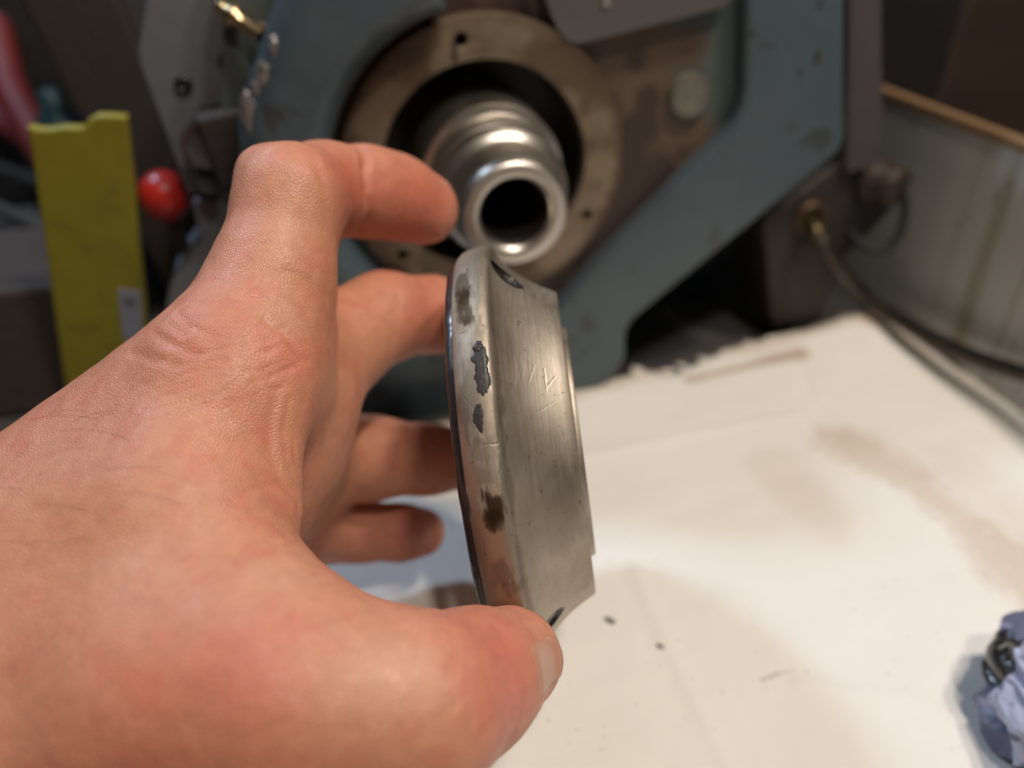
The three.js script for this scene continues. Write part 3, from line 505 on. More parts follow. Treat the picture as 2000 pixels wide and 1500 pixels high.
    for (let i = 0; i < n; i++) for (let k = 0; k < 4; k++) { const a = i * 5 + k, b = a + 1, c = a + 5, d = c + 1; idx.push(a, b, c, b, d, c); }
    const gg = new THREE.BufferGeometry(); gg.setAttribute('position', new THREE.Float32BufferAttribute(pos, 3)); gg.setIndex(idx); gg.computeVertexNormals();
    mesh('gasket', gg, phy({ color: lin(.014, .014, .015), roughness: .4, clearcoat: .5, clearcoatRoughness: .2 }), ringGroup); }
  // black sealant squeezed up into the bolt holes, lumpy and wet, and dried on the rim
  { const wet = phy({ color: lin(.020, .016, .015), roughness: .35, clearcoat: .6, clearcoatRoughness: .15 });
    const ySurf = (r) => { let y = .0070; while (y < .0187 && ringRadius(y) > r) y += .00005; return y; };
    HA.forEach((a, hI) => { const n = 28, rg = 9, pos = [], idx = []; for (let j = 0; j <= rg; j++) for (let i = 0; i < n; i++) { const t = j / rg, an = i / n * 2 * Math.PI, x = Math.cos(an) * t * .00306, z = Math.sin(an) * t * .00306, out = x * Math.sin(a) + z * Math.cos(a); pos.push(Math.sin(a) * .0378 + x, ySurf(Math.hypot(Math.sin(a) * .0378 + x, Math.cos(a) * .0378 + z)) - .0009 + .0009 * (fbm(x * 900 + 5 + hI, z * 900 + 9, 3.3, 3) - .5), Math.cos(a) * .0378 + z); }
      for (let j = 0; j < rg; j++) for (let i = 0; i < n; i++) { const p = j * n + i, q2 = j * n + (i + 1) % n; idx.push(p, q2, p + n, q2, q2 + n, p + n); }
      const gg = new THREE.BufferGeometry(); gg.setAttribute('position', new THREE.Float32BufferAttribute(pos, 3)); gg.setIndex(idx); gg.computeVertexNormals(); mesh('sealant_plug', gg, wet, ringGroup); }); }
  const sealM = phy({ color: lin(.030, .025, .023), roughness: .6, clearcoat: .15, clearcoatRoughness: .25 });
  const blob = (px, py, ly, la, seed, hgt = .00014) => {
    const h = onRing(px, py); if (!h) return;
    const n = 48, pos = [], idx = [];
    const surf = (da, dy, up) => { const a = h.a + da / .0408, y = h.y + dy, r = ringRadius(y) + up; return [Math.sin(a) * r, y, Math.cos(a) * r]; };
    const rings = 7; for (let j = 0; j <= rings; j++) for (let i = 0; i < n; i++) { const t = j / rings, an = i / n * 2 * Math.PI, wob = .45 + 1.1 * fbm(Math.cos(an) * 2.2 + seed, Math.sin(an) * 2.2 + seed, 1.3, 4); const da = Math.cos(an) * la * t * wob, dy = Math.sin(an) * ly * t * wob; const up = hgt * Math.sqrt(Math.max(0, 1 - t * t)) * (.7 + .6 * fbm(da * 1800 + seed, dy * 1800, 4, 2)) - (t > .99 ? .00008 : 0); pos.push(...surf(da, dy, up)); }
    for (let j = 0; j < rings; j++) for (let i = 0; i < n; i++) { const a = j * n + i, b = j * n + (i + 1) % n, c = a + n, d = b + n; idx.push(a, b, c, b, d, c); }
    const gg = new THREE.BufferGeometry(); gg.setAttribute('position', new THREE.Float32BufferAttribute(pos, 3)); gg.setIndex(idx); gg.computeVertexNormals();
    mesh('sealant_smear', gg, sealM, ringGroup);
  };
  blob(936, 700, .00135, .0030, 1.2); blob(942, 738, .0013, .0028, 4.4); blob(935, 817, .0011, .0021, 7.7); blob(935, 793, .0004, .0005, 9.1, .0002); blob(933, 680, .0008, .0008, 3.1, .0003);
}

// ================================================================== HAND
{
  // distance field of the hand: tapered bones and padded webs, joined smoothly
  const J = (px, py, Z) => { const p = P(px, py, Z); return [p.x, p.y, p.z]; };
  const cone = (a, ra, b, rb) => {               // round cone, constants prepared
    const ba = [b[0] - a[0], b[1] - a[1], b[2] - a[2]], l2 = ba[0] ** 2 + ba[1] ** 2 + ba[2] ** 2, rr = ra - rb, a2 = l2 - rr * rr, il2 = 1 / l2, srr = Math.sign(rr) * rr * rr;
    return (x, y, z) => {
      const px = x - a[0], py = y - a[1], pz = z - a[2], yy = px * ba[0] + py * ba[1] + pz * ba[2], zz = yy - l2;
      const qx = px * l2 - ba[0] * yy, qy = py * l2 - ba[1] * yy, qz = pz * l2 - ba[2] * yy, x2 = qx * qx + qy * qy + qz * qz, y2 = yy * yy * l2, z2 = zz * zz * l2, k = srr * x2;
      if (Math.sign(zz) * a2 * z2 > k) return Math.sqrt(x2 + z2) * il2 - rb;
      if (Math.sign(yy) * a2 * y2 < k) return Math.sqrt(x2 + y2) * il2 - ra;
      return (Math.sqrt(x2 * a2 * il2) + yy * rr) * il2 - ra;
    };
  };
  const tri = (A, B, C, r) => {                  // padded triangle
    const s = (u, v) => [u[0] - v[0], u[1] - v[1], u[2] - v[2]], dot = (u, v) => u[0] * v[0] + u[1] * v[1] + u[2] * v[2], cr = (u, v) => [u[1] * v[2] - u[2] * v[1], u[2] * v[0] - u[0] * v[2], u[0] * v[1] - u[1] * v[0]];
    const ba = s(B, A), cb = s(C, B), ac = s(A, C), n = cr(ba, ac), c1 = cr(ba, n), c2 = cr(cb, n), c3 = cr(ac, n), nn = dot(n, n), lb = dot(ba, ba), lc = dot(cb, cb), la = dot(ac, ac);
    const ed = (e, p, l) => { let t = dot(e, p) / l; t = t < 0 ? 0 : t > 1 ? 1 : t; const x = e[0] * t - p[0], y = e[1] * t - p[1], z = e[2] * t - p[2]; return x * x + y * y + z * z; };
    return (x, y, z) => {
      const p = [x, y, z], pa = s(p, A), pb = s(p, B), pc = s(p, C);
      const out = Math.sign(dot(c1, pa)) + Math.sign(dot(c2, pb)) + Math.sign(dot(c3, pc)) < 2;
      const d = out ? Math.min(ed(ba, pa, lb), ed(cb, pb, lc), ed(ac, pc, la)) : dot(n, pa) ** 2 / nn;
      return Math.sqrt(d) - r;
    };
  };
  const smin = (a, b, k) => { const h = Math.max(k - Math.abs(a - b), 0) / k; return Math.min(a, b) - h * h * k * 0.25; };
  const chain = (list) => { const c = []; for (let i = 0; i < list.length - 1; i++) { const [x, y, Z, r] = list[i], [x2, y2, Z2, r2] = list[i + 1]; c.push(cone(J(x, y, Z), r, J(x2, y2, Z2), r2)); } return c; };
  const a = J(446, 755, 0.139), b = J(345, 1015, 0.1245), c = J(-400, 1285, 0.128), d = J(520, 1345, 0.1105), e = J(-400, 1640, 0.108), m5 = J(540, 1010, 0.183), w = J(-300, 1340, 0.162);
  const palm = [tri(a, b, c, 0.0128), tri(b, d, c, 0.0130), tri(d, e, c, 0.0150), tri(a, m5, w, 0.0130),
    ...chain([[540, 660, .154, .0107], [538, 850, .156, .0110], [490, 985, .152, .0104]]),
    ...chain([[-300, 1400, .135, .024], [-900, 1650, .12, .029], [-1700, 2000, .105, .034]])];
  const fingers = [
    chain([[470, 742, .138, .0119], [532, 545, .1455, .0107], [568, 392, .1495, .0099], [635, 372, .1635, .0094], [716, 374, .172, .0094], [770, 386, .1775, .0090], [824, 407, .183, .0084]]),
    chain([[570, 750, .160, .0130], [660, 672, .170, .0108], [748, 619, .179, .0099], [842, 614, .187, .0086], [905, 626, .192, .0076]]),
    chain([[545, 900, .174, .0128], [640, 897, .183, .0102], [722, 893, .189, .0098], [835, 897, .196, .0083], [897, 899, .199, .0072]]),
    chain([[540, 1020, .184, .0110], [640, 1033, .193, .0078], [705, 1037, .197, .0073], [780, 1040, .201, .0069], [824, 1039, .204, .0061]]),
    chain([[330, 1330, .109, .0140], [600, 1375, .1062, .0122], [730, 1378, .1068, .0116], [815, 1380, .1085, .0116], [915, 1330, .1180, .0098], [996, 1287, .1275, .0084]]),
  ];
  const fk = [.003, .003, .003, .003, .004];
  const wr = (px, py, Z, r) => { const p = J(px, py, Z); return (x, y, z) => Math.hypot(x - p[0], y - p[1], z - p[2]) - r; };
  const extra = [[wr(368, 628, .1455, .0026), .003], [wr(330, 662, .1435, .0028), .003], [wr(285, 694, .1425, .0030), .004], [wr(506, 330, .1495, .0034), .004], [tri(J(532, 712, .1345), J(526, 985, .1270), J(300, 960, .1225), .0050), .004]];
  const sdf = (x, y, z) => {
    let p = 1; for (let i = 0; i < palm.length; i++) p = smin(p, palm[i](x, y, z), 0.012);
    let f = 1; for (let i = 0; i < 5; i++) { let g = 1; const L = fingers[i]; for (let k = 0; k < L.length; k++) g = smin(g, L[k](x, y, z), fk[i]); f = smin(f, g, 0.0015); }
    let s = smin(p, f, 0.0075);
    for (const [q, k] of extra) s = smin(s, q(x, y, z), k);
    return s;
  };
  const trace = (px, py) => { const dd = dirOf(px, py).normalize(); let t = 0.06; for (let i = 0; i < 120; i++) { const h = sdf(EYE.x + dd.x * t, EYE.y + dd.y * t, EYE.z + dd.z * t); t += h * 0.8; if (h < 2e-5) break; if (t > .4) return null; } return [EYE.x + dd.x * t, EYE.y + dd.y * t, EYE.z + dd.z * t]; };

  // naive surface nets on a sparse grid
  const cs = 0.00056, lo = [-0.150, 0.006, -0.215], hi = [0.026, 0.152, -0.010];
  const [p0] = [P(-300, 750, .12)];
  const nx = Math.ceil((hi[0] - lo[0]) / cs), ny = Math.ceil((hi[1] - lo[1]) / cs), nz = Math.ceil((hi[2] - lo[2]) / cs), fld = new Float32Array((nx + 1) * (ny + 1) * (nz + 1)).fill(1), BL = 8;
  const id = (i, j, k) => (k * (ny + 1) + j) * (nx + 1) + i;
  for (let k = 0; k <= nz; k += BL) for (let j = 0; j <= ny; j += BL) for (let i = 0; i <= nx; i += BL) {
    const h = BL / 2 * cs, v = sdf(lo[0] + i * cs + h, lo[1] + j * cs + h, lo[2] + k * cs + h), far = Math.abs(v) > BL * cs * 0.98;
    for (let kk = k; kk < Math.min(k + BL, nz + 1); kk++) for (let jj = j; jj < Math.min(j + BL, ny + 1); jj++) for (let ii = i; ii < Math.min(i + BL, nx + 1); ii++) fld[id(ii, jj, kk)] = far ? v : sdf(lo[0] + ii * cs, lo[1] + jj * cs, lo[2] + kk * cs);
  }
  for (let k = 0; k <= nz; k++) for (let j = 0; j <= ny; j++) for (let i = 0; i <= nx; i++) if (i === 0 || j === 0 || k === 0 || i === nx || j === ny || k === nz) fld[id(i, j, k)] = Math.max(fld[id(i, j, k)], 1e-5);
  const vid = new Int32Array(fld.length).fill(-1), pos = [], idx = [];
  const sx = 1, sy = nx + 1, sz = (nx + 1) * (ny + 1), cor = [0, sx, sy, sx + sy, sz, sz + sx, sz + sy, sz + sx + sy], ed = [[0, 1], [2, 3], [4, 5], [6, 7], [0, 2], [1, 3], [4, 6], [5, 7], [0, 4], [1, 5], [2, 6], [3, 7]];
  for (let k = 0; k < nz; k++) for (let j = 0; j < ny; j++) for (let i = 0; i < nx; i++) {
    const o = id(i, j, k); let mask = 0; for (let q = 0; q < 8; q++) if (fld[o + cor[q]] < 0) mask |= 1 << q;
    if (mask === 0 || mask === 255) continue;
    let X = 0, Y = 0, Z = 0, n = 0;
    for (const [u, v] of ed) { const fu = fld[o + cor[u]], fv = fld[o + cor[v]]; if ((fu < 0) === (fv < 0)) continue; const t = fu / (fu - fv); X += (u & 1) + t * ((v & 1) - (u & 1)); Y += ((u >> 1) & 1) + t * (((v >> 1) & 1) - ((u >> 1) & 1)); Z += (u >> 2) + t * ((v >> 2) - (u >> 2)); n++; }
    vid[o] = pos.length / 3; pos.push(lo[0] + (i + X / n) * cs, lo[1] + (j + Y / n) * cs, lo[2] + (k + Z / n) * cs);
  }
  const quad = (A, B, C, D, flip) => { if (A < 0 || B < 0 || C < 0 || D < 0) return; if (flip) idx.push(A, C, B, B, C, D); else idx.push(A, B, C, B, D, C); };
  for (let k = 1; k < nz; k++) for (let j = 1; j < ny; j++) for (let i = 1; i < nx; i++) {
    const o = id(i, j, k), s = fld[o] < 0;
    if (s !== (fld[o + sx] < 0)) quad(vid[o - sy - sz], vid[o - sz], vid[o - sy], vid[o], !s);
    if (s !== (fld[o + sy] < 0)) quad(vid[o - sx - sz], vid[o - sx], vid[o - sz], vid[o], !s);
    if (s !== (fld[o + sz] < 0)) quad(vid[o - sx - sy], vid[o - sy], vid[o - sx], vid[o], !s);
  }
  const nV = pos.length / 3, nor = new Float32Array(nV * 3);
  for (let v = 0; v < nV; v++) { const x = pos[3 * v], y = pos[3 * v + 1], z = pos[3 * v + 2], h = 3e-4; const gx = sdf(x + h, y, z) - sdf(x - h, y, z), gy = sdf(x, y + h, z) - sdf(x, y - h, z), gz = sdf(x, y, z + h) - sdf(x, y, z - h), l = Math.hypot(gx, gy, gz) || 1; nor[3 * v] = gx / l; nor[3 * v + 1] = gy / l; nor[3 * v + 2] = gz / l; }

  // creases (grooves) and folds, given as pixel polylines dropped onto the surface: [points, depth, half-width]
  const lines = [
    [[[706, 284], [714, 330], [718, 385], [712, 452]], .0012, .0011],
    [[[608, 300], [628, 350], [640, 410]], .0005, .0010],
    [[[560, 528], [600, 548], [636, 585]], .0005, .0006], [[[500, 585], [560, 590], [600, 610]], .0003, .0006],
    [[[515, 622], [555, 650], [585, 690], [600, 705]], .0007, .0007], [[[530, 735], [560, 725], [592, 705]], .0004, .0006],
    [[[545, 760], [528, 820], [530, 880], [550, 940], [585, 985]], .0007, .0010], [[[565, 780], [556, 840], [562, 900], [585, 955]], .0005, .0006], [[[575, 860], [580, 910], [590, 950]], .0004, .0005],
    [[[480, 960], [530, 945], [575, 950]], .0003, .0006], [[[490, 1000], [560, 1015], [600, 1030]], .0004, .0006], [[[560, 1050], [600, 1060], [625, 1068]], .0004, .0006],
    [[[895, 1270], [888, 1320], [893, 1370]], .0005, .0009], [[[875, 1290], [868, 1340], [872, 1400]], .0003, .0008], [[[915, 1265], [912, 1310], [916, 1350]], .0003, .0008],
    [[[860, 1190], [880, 1210], [885, 1240]], .0004, .0010],
    [[[345, 612], [370, 640], [420, 660]], .0005, .0008], [[[300, 650], [330, 672], [380, 690]], .0005, .0008], [[[255, 690], [290, 700], [340, 712]], .0004, .0008], [[[330, 630], [360, 655]], .0004, .0006],
    [[[770, 545], [776, 600], [770, 660]], .0004, .0012], [[[800, 830], [806, 890], [800, 945]], .0005, .0012], [[[815, 840], [820, 890]], .0003, .0008], [[[770, 1000], [772, 1040], [770, 1080]], .0004, .0009],
    [[[380, 640], [440, 655], [500, 668]], .0002, .0005], [[[390, 690], [460, 680], [540, 660]], .00022, .0004], [[[400, 710], [470, 690], [530, 680]], .0002, .0004], [[[340, 720], [430, 705], [500, 700]], .00018, .0004],
    [[[680, 1142], [740, 1185], [770, 1210]], .0003, .0008],
  ].map(([p, dep, hw], i) => [p.map(([x, y]) => trace(x, y)).filter(Boolean), i ? dep * 0.4 : dep * .8, hw]).filter((l) => l[0].length > 1);
  const r = rng(404); const wl = [];                                   // fine wrinkles over the knuckle and the web
  for (let i = 0; i < 46; i++) { const x = 250 + r() * 300, y = 640 + r() * 120 + (550 - x) * 0.28, l = 20 + r() * 60, an = -0.35 + (r() - .5) * .5; wl.push([[[x, y], [x + l * Math.cos(an), y + l * Math.sin(an)]].map(([u, v]) => trace(u, v)).filter(Boolean), .00005 + r() * .00006, .00035]); }
  lines.push(...wl.filter((l) => l[0].length > 1));
  const boxes = lines.map(([p, , hw]) => { const m = hw * 3, q = [1, 2, 3, 4, 5, 6]; for (let k = 0; k < 3; k++) { q[k] = Math.min(...p.map((s) => s[k])) - m; q[k + 3] = Math.max(...p.map((s) => s[k])) + m; } return q; });
  // flushed and paler patches of skin; index and lower-hand reds paint in shade
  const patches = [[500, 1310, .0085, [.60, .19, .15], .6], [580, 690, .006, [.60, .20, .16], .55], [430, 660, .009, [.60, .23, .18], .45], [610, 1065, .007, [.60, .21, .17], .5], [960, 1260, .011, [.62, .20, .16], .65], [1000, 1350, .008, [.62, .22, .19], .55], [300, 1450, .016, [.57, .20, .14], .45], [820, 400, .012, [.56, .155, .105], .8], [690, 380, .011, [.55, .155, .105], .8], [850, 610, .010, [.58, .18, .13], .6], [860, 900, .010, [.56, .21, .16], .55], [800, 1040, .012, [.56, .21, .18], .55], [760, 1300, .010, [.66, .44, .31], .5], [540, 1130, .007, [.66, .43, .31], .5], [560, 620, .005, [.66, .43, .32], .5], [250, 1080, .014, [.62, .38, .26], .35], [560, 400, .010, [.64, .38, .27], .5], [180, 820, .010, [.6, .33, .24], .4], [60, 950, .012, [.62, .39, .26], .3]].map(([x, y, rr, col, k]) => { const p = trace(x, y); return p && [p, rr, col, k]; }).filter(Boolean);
  const colr = new Float32Array(nV * 3), P3 = Float32Array.from(pos);
  for (let v = 0; v < nV; v++) {
    const x = pos[3 * v], y = pos[3 * v + 1], z = pos[3 * v + 2]; let dsp = 0.0007 * (fbm3(x * 90, y * 90, z * 90, 2) - .5) + 0.00018 * (fbm3(x * 420, y * 420, z * 420, 2) - .5), deepest = 0;
    for (let q = 0; q < lines.length; q++) {
      const B = boxes[q]; if (x < B[0] || y < B[1] || z < B[2] || x > B[3] || y > B[4] || z > B[5]) continue;
      const [p, dep, hw] = lines[q]; let m = 1;
      for (let k = 0; k < p.length - 1; k++) { const A = p[k], C = p[k + 1], dx = C[0] - A[0], dy = C[1] - A[1], dz = C[2] - A[2]; let t = ((x - A[0]) * dx + (y - A[1]) * dy + (z - A[2]) * dz) / (dx * dx + dy * dy + dz * dz); t = t < 0 ? 0 : t > 1 ? 1 : t; m = Math.min(m, Math.hypot(x - A[0] - t * dx, y - A[1] - t * dy, z - A[2] - t * dz)); }
      const s = m / hw; dsp += dep * (-Math.exp(-s * s) + 0.08 * Math.exp(-((s - 1.9) ** 2) * 1.2)); deepest = Math.max(deepest, Math.exp(-s * s) * Math.min(1, dep / .0006));
    }
    for (let k = 0; k < 3; k++) P3[3 * v + k] += nor[3 * v + k] * dsp;
    const n = fbm3(x * 160 + 5, y * 160, z * 160, 3), n2 = fbm3(x * 900, y * 900, z * 900, 2);
    let col = mix3([.575, .285, .195], [.64, .330, .225], n); col = mix3(col, [.59, .225, .165], .55 * sstep(.50, .72, fbm3(x * 330 + 9, y * 330, z * 330, 3)));
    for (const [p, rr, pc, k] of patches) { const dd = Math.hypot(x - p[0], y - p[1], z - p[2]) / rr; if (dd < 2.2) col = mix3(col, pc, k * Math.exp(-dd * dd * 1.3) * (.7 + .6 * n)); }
    
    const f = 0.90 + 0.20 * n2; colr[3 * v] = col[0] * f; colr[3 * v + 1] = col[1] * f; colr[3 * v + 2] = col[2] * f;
  }
  // box-projected uv in metres of the skin itself; vertices are doubled only where the projection turns
  const key = new Map(), oP = [], oC = [], oU = [], oI = [], src = [];
  for (let t = 0; t < idx.length; t += 3) {
    let ax = 0, best = -1; for (let k = 0; k < 3; k++) { const s = Math.abs(nor[3 * idx[t] + k] + nor[3 * idx[t + 1] + k] + nor[3 * idx[t + 2] + k]); if (s > best) { best = s; ax = k; } }
    for (let q = 0; q < 3; q++) { const v = idx[t + q], kk = v * 3 + ax; let n = key.get(kk); if (n === undefined) { n = src.length; key.set(kk, n); src.push(v); oP.push(P3[3 * v], P3[3 * v + 1], P3[3 * v + 2]); oC.push(colr[3 * v], colr[3 * v + 1], colr[3 * v + 2]); const u = ax === 0 ? [P3[3 * v + 2], P3[3 * v + 1]] : ax === 1 ? [P3[3 * v], P3[3 * v + 2]] : [P3[3 * v], P3[3 * v + 1]]; oU.push(u[0] / .03, u[1] / .03); } oI.push(n); }
  }
  const gw = new THREE.BufferGeometry(); gw.setAttribute('position', new THREE.BufferAttribute(P3, 3)); gw.setIndex(idx); gw.computeVertexNormals();
  const gn = gw.attributes.normal, oN = new Float32Array(src.length * 3); src.forEach((v, i) => { oN[3 * i] = gn.getX(v); oN[3 * i + 1] = gn.getY(v); oN[3 * i + 2] = gn.getZ(v); });
  // make sure faces look outward
  { let s = 0; for (let v = 0; v < nV; v += 97) s += gn.getX(v) * nor[3 * v] + gn.getY(v) * nor[3 * v + 1] + gn.getZ(v) * nor[3 * v + 2]; if (s < 0) { for (let i = 0; i < oI.length; i += 3) { const q = oI[i + 1]; oI[i + 1] = oI[i + 2]; oI[i + 2] = q; } for (let i = 0; i < oN.length; i++) oN[i] = -oN[i]; } }
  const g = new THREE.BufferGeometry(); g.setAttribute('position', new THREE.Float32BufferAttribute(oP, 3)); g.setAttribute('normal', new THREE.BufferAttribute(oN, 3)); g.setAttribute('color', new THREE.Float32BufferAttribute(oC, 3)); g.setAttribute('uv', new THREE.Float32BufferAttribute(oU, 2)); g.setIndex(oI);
  // skin relief: small irregular cells, 30 mm tile
  const CN = 60, cell = []; for (let j = 0; j < CN; j++) for (let i = 0; i < CN; i++) cell.push([i + h3(i, j, 71), j + h3(i, j, 72)]);
  const skinB = tex(640, 640, (u, v) => { const x = u * CN, y = v * CN, ci = Math.floor(x), cj = Math.floor(y); let f1 = 9, f2 = 9; for (let q = -1; q <= 1; q++) for (let p = -1; p <= 1; p++) { const ii = ci + p, jj = cj + q, wi = ((ii % CN) + CN) % CN, wj = ((jj % CN) + CN) % CN, s = cell[wj * CN + wi]; const dd = Math.hypot(s[0] + ii - wi - x, s[1] + jj - wj - y); if (dd < f1) { f2 = f1; f1 = dd; } else if (dd < f2) f2 = dd; } return .75 * Math.min(1, (f2 - f1) * 2.2) + .25 * noise2(u * 160, v * 160, 5, 160); }, false);
  const skinR = tex(512, 512, (u, v) => [0, .62 + .38 * noise2(u * 90, v * 90, 31, 90) * .6 + .30 * (noise2(u * 12, v * 12, 32, 12) - .3), 0], false);
  const org = V(...J(-300, 1400, .135)); g.translate(-org.x, -org.y, -org.z);
  const hand = thing('hand', 'bare left hand gripping the steel ring between thumb and curled fingers', 'hand', org);
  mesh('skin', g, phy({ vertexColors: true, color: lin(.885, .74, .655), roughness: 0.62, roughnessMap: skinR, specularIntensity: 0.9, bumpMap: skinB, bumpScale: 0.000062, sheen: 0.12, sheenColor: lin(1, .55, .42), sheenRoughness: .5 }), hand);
  console.log('hand verts', nV, 'tris', idx.length / 3);

  // fine hairs on the back of the hand
  {
    const hr = rng(91), hg = [];
    for (let i = 0; i < 16; i++) {
      const x = 30 + hr() * 330, y = 800 + hr() * 260 + (x < 150 ? 60 : 0), p = trace(x, y); if (!p) continue;
      const an = 2.6 + (hr() - .5) * 0.9, l = 60 + hr() * 90, q = [V(...p)];
      for (let k = 1; k <= 3; k++) { const t = k / 3, s = trace(x + Math.cos(an + t * .5) * l * t, y - Math.sin(an + t * .5) * l * t * .6); if (s) { const v = V(...s); v.addScaledVector(EYE.clone().sub(v).normalize(), .0006 * t * (1.6 - t)); q.push(v); } }
      if (q.length > 2) hg.push(new THREE.TubeGeometry(new THREE.CatmullRomCurve3(q.map((v) => v.sub(org))), 8, 0.000015, 4, false));
    }
    const hm = mesh('hair', mergeGeometries(hg), std({ color: lin(.30, .16, .10), roughness: .5 }), hand); hm.userData.kind = 'stuff';
  }
  // thumbnail, laid on the outer side of the thumb tip
  {
    const ip = V(...J(915, 1330, .1180)), tp = V(...J(996, 1287, .1275)), ax = tp.clone().sub(ip).normalize();
    const hp = V(...trace(1068, 1298)), along = hp.clone().sub(ip).dot(ax); let nn = hp.clone().sub(ip); nn.addScaledVector(ax, -nn.dot(ax)).normalize(); const bi = ax.clone().cross(nn);
    const NU = 26, NV = 22, np = [], ni = [];
    const put = (u, v, lift) => { const an = v * 0.42, dir = nn.clone().multiplyScalar(Math.cos(an)).addScaledVector(bi, Math.sin(an)), o = ip.clone().addScaledVector(ax, along - 0.0054 + u * 0.0108); let s = 0.016; for (let i = 0; i < 60; i++) { const p = o.clone().addScaledVector(dir, s), h = sdf(p.x, p.y, p.z); s -= h * .9; if (Math.abs(h) < 1e-5 || s < .002) break; } s = Math.max(s, 0.0052); return o.addScaledVector(dir, s + lift); };
    for (let layer = 0; layer < 2; layer++) for (let j = 0; j <= NV; j++) for (let i = 0; i <= NU; i++) {
      const v = (j / NV) * 2 - 1, u0 = 0.10 * (1 - Math.sqrt(Math.max(0, 1 - v * v * .9))) * 1.6, u1 = 1 - 0.16 * v * v, u = mix(u0, u1, i / NU);
      const e = Math.min(1, (1 - Math.abs(v)) * 5) * Math.min(1, (i / NU) * 6);
      const p = put(u, v, layer ? -0.0006 : -0.0002 + 0.00055 * e + .0004 * sstep(.75, 1, i / NU)); np.push(p.x - org.x, p.y - org.y, p.z - org.z);
    }
    const st = (NU + 1) * (NV + 1); for (let L = 0; L < 2; L++) for (let j = 0; j < NV; j++) for (let i = 0; i < NU; i++) { const A = L * st + j * (NU + 1) + i, B = A + 1, C = A + NU + 1, D = C + 1; L ? ni.push(A, C, B, B, C, D) : ni.push(A, B, C, B, D, C); }
    const rimE = (A, B) => ni.push(A, A + st, B, B, A + st, B + st); for (let i = 0; i < NU; i++) { rimE(i, i + 1); rimE(NV * (NU + 1) + i + 1, NV * (NU + 1) + i); } for (let j = 0; j < NV; j++) { rimE((j + 1) * (NU + 1), j * (NU + 1)); rimE(j * (NU + 1) + NU, (j + 1) * (NU + 1) + NU); }
    const ng = new THREE.BufferGeometry(); ng.setAttribute('position', new THREE.Float32BufferAttribute(np, 3)); ng.setIndex(ni); ng.computeVertexNormals();
    const nail = mesh('thumbnail', ng, phy({ color: lin(.46, .225, .145), roughness: .4, clearcoat: .35, clearcoatRoughness: .25, side: THREE.DoubleSide }), hand); nail.userData.label = 'short pale pink thumbnail';
  }
}

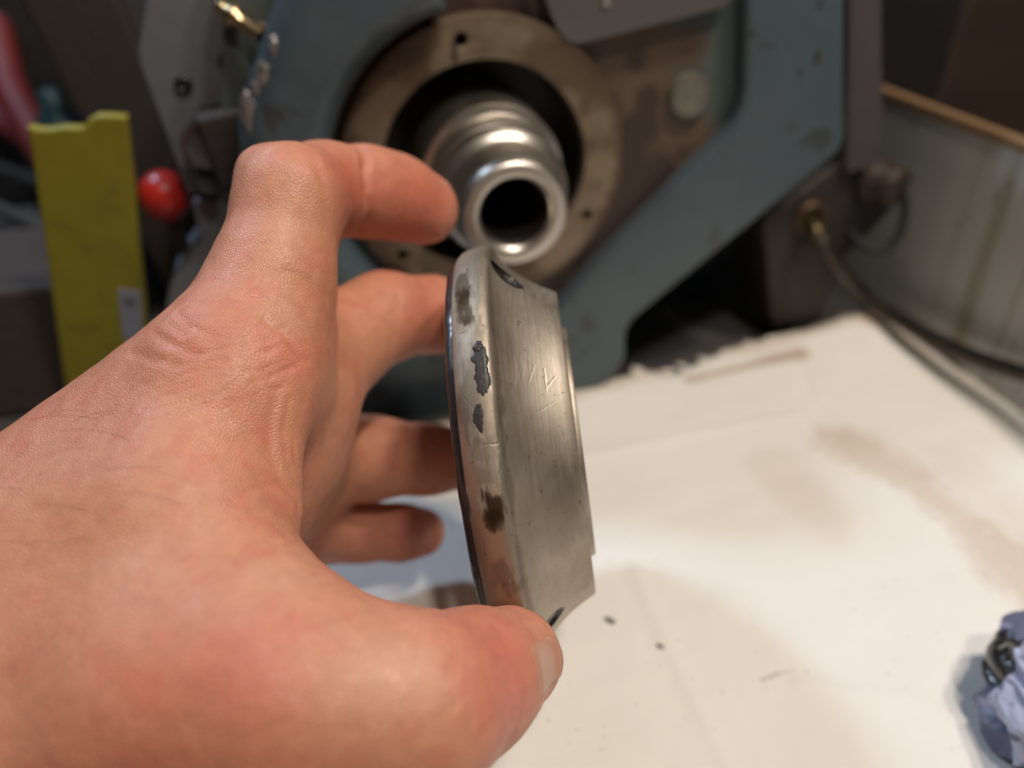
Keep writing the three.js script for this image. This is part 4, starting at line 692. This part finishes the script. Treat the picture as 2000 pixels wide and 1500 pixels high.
// ================================================================== BLUE RAG
{
  const c = onFloor(2070, 1470), R = 0.0180;
  const g0 = mergeVertices(new THREE.IcosahedronGeometry(1, 48).deleteAttribute('normal').deleteAttribute('uv')), q = g0.attributes.position, col = new Float32Array(q.count * 3);
  const ridge1 = (x, y, z) => 1 - Math.abs(2 * noise3(x, y, z) - 1), ridge = (x, y, z) => 1 - Math.abs(2 * fbm3(x, y, z, 2) - 1);
  for (let i = 0; i < q.count; i++) {
    const x = q.getX(i), y = q.getY(i), z = q.getZ(i); const w1 = fbm3(x * 1.5 + 3, y * 1.5, z * 1.5, 2) - .5;
    const f = 0.82 + 0.45 * w1 + 0.30 * (ridge1(x * 1.1 + w1 * 2, y * 2.4 + 4, z * 1.6) - .6) + 0.12 * (ridge1(x * 2.2 + 8 + w1 * 3, y * 5.5, z * 2.6) - .6) + 0.012 * (fbm3(x * 22, y * 22, z * 22, 2) - .5);
    let X = x * f * R * 1.15, Y = y * f * R * 0.85, Z = z * f * R * 1.35;
    q.setXYZ(i, X, Math.max(Y + R * 0.72, 0.0005 + 0.0004 * f), Z);
    const s = fbm3(x * 3 + 11, y * 3, z * 3, 4);
    let k = mix3([.33, .36, .52], [.46, .49, .64], fbm3(x * 9, y * 9, z * 9, 3));
    k = mix3(k, [.07, .075, .13], sstep(.47, .54, s) * .85);              // irregular navy patches
    col[3 * i] = k[0]; col[3 * i + 1] = k[1]; col[3 * i + 2] = k[2];
  }
  g0.setAttribute('color', new THREE.BufferAttribute(col, 3)); g0.computeVertexNormals();
  const rag = thing('blue_rag', 'crumpled blue paper wipe with black grease lying on the paper sheet', 'wipe', V(c.x, 0.0015, c.z));
  mesh('wipe', g0, phy({ vertexColors: true, roughness: .62, sheen: .2, sheenColor: lin(.6, .65, .9) }), rag);
  // a lump of wet black grease stuck to one fold
  { const n0 = g0.attributes.normal, ix = g0.index.array, keep = new Int32Array(q.count).fill(-1), gp = [], gi = [], tip = V(-.72, .42, -.55).normalize(); let far = null, best = -1;
    for (let i = 0; i < q.count; i++) { const d = q.getX(i) * tip.x + q.getY(i) * tip.y + q.getZ(i) * tip.z; if (d > best) { best = d; far = V(q.getX(i), q.getY(i), q.getZ(i)); } }
    for (let i = 0; i < q.count; i++) { const d = Math.hypot(q.getX(i) - far.x, q.getY(i) - far.y, q.getZ(i) - far.z) / .0075 + (fbm3(q.getX(i) * 400, q.getY(i) * 400, q.getZ(i) * 400, 3) - .5) * 1.1; if (d < 1) { const h = .0009 * Math.sqrt(1 - d * d * Math.sign(d)) ; keep[i] = gp.length / 3; gp.push(q.getX(i) + n0.getX(i) * h, q.getY(i) + n0.getY(i) * h, q.getZ(i) + n0.getZ(i) * h); } }
    for (let t = 0; t < ix.length; t += 3) if (keep[ix[t]] >= 0 && keep[ix[t + 1]] >= 0 && keep[ix[t + 2]] >= 0) gi.push(keep[ix[t]], keep[ix[t + 1]], keep[ix[t + 2]]);
    const gg = new THREE.BufferGeometry(); gg.setAttribute('position', new THREE.Float32BufferAttribute(gp, 3)); gg.setIndex(gi); gg.computeVertexNormals();
    mesh('grease_lump', gg, phy({ color: lin(.014, .013, .014), roughness: .3, clearcoat: .5, clearcoatRoughness: .12, side: THREE.DoubleSide }), rag); }
}

// ================================================================== LAMPS (out of frame)
{
  const lamp = thing('work_lamp', 'three-bulb warm work lamp above the bench, out of the picture', 'lamp', V(0.27, -0.004, 0.09));
  lamps.forEach((l, i) => {
    const p = V(...l.at).sub(lamp.position), b = mesh('bulb', new THREE.SphereGeometry(0.028, 24, 16), std({ color: lin(0, 0, 0), emissive: lin(...l.c), emissiveIntensity: 6 }), lamp); b.position.copy(p); b.castShadow = false;
    const L = new THREE.PointLight(lin(...l.c), l.i); L.position.set(...l.at); L.castShadow = true; L.shadow.radius = 1.4; L.name = 'bulb_light'; scene.add(L);
  });
  const cl = thing('ceiling_lamp', 'cool white ceiling lamp beyond the bench, out of the picture', 'lamp', V(...coolLamp.at));
  const b = mesh('bulb', new THREE.SphereGeometry(0.035, 24, 16), std({ color: lin(0, 0, 0), emissive: lin(...coolLamp.c), emissiveIntensity: 3 }), cl); b.castShadow = false;
  const L = new THREE.PointLight(lin(...coolLamp.c), coolLamp.i); L.position.set(...coolLamp.at); L.castShadow = true; L.shadow.radius = 1.75; L.name = 'ceiling_light'; scene.add(L);
}

renderer.render(scene, camera);
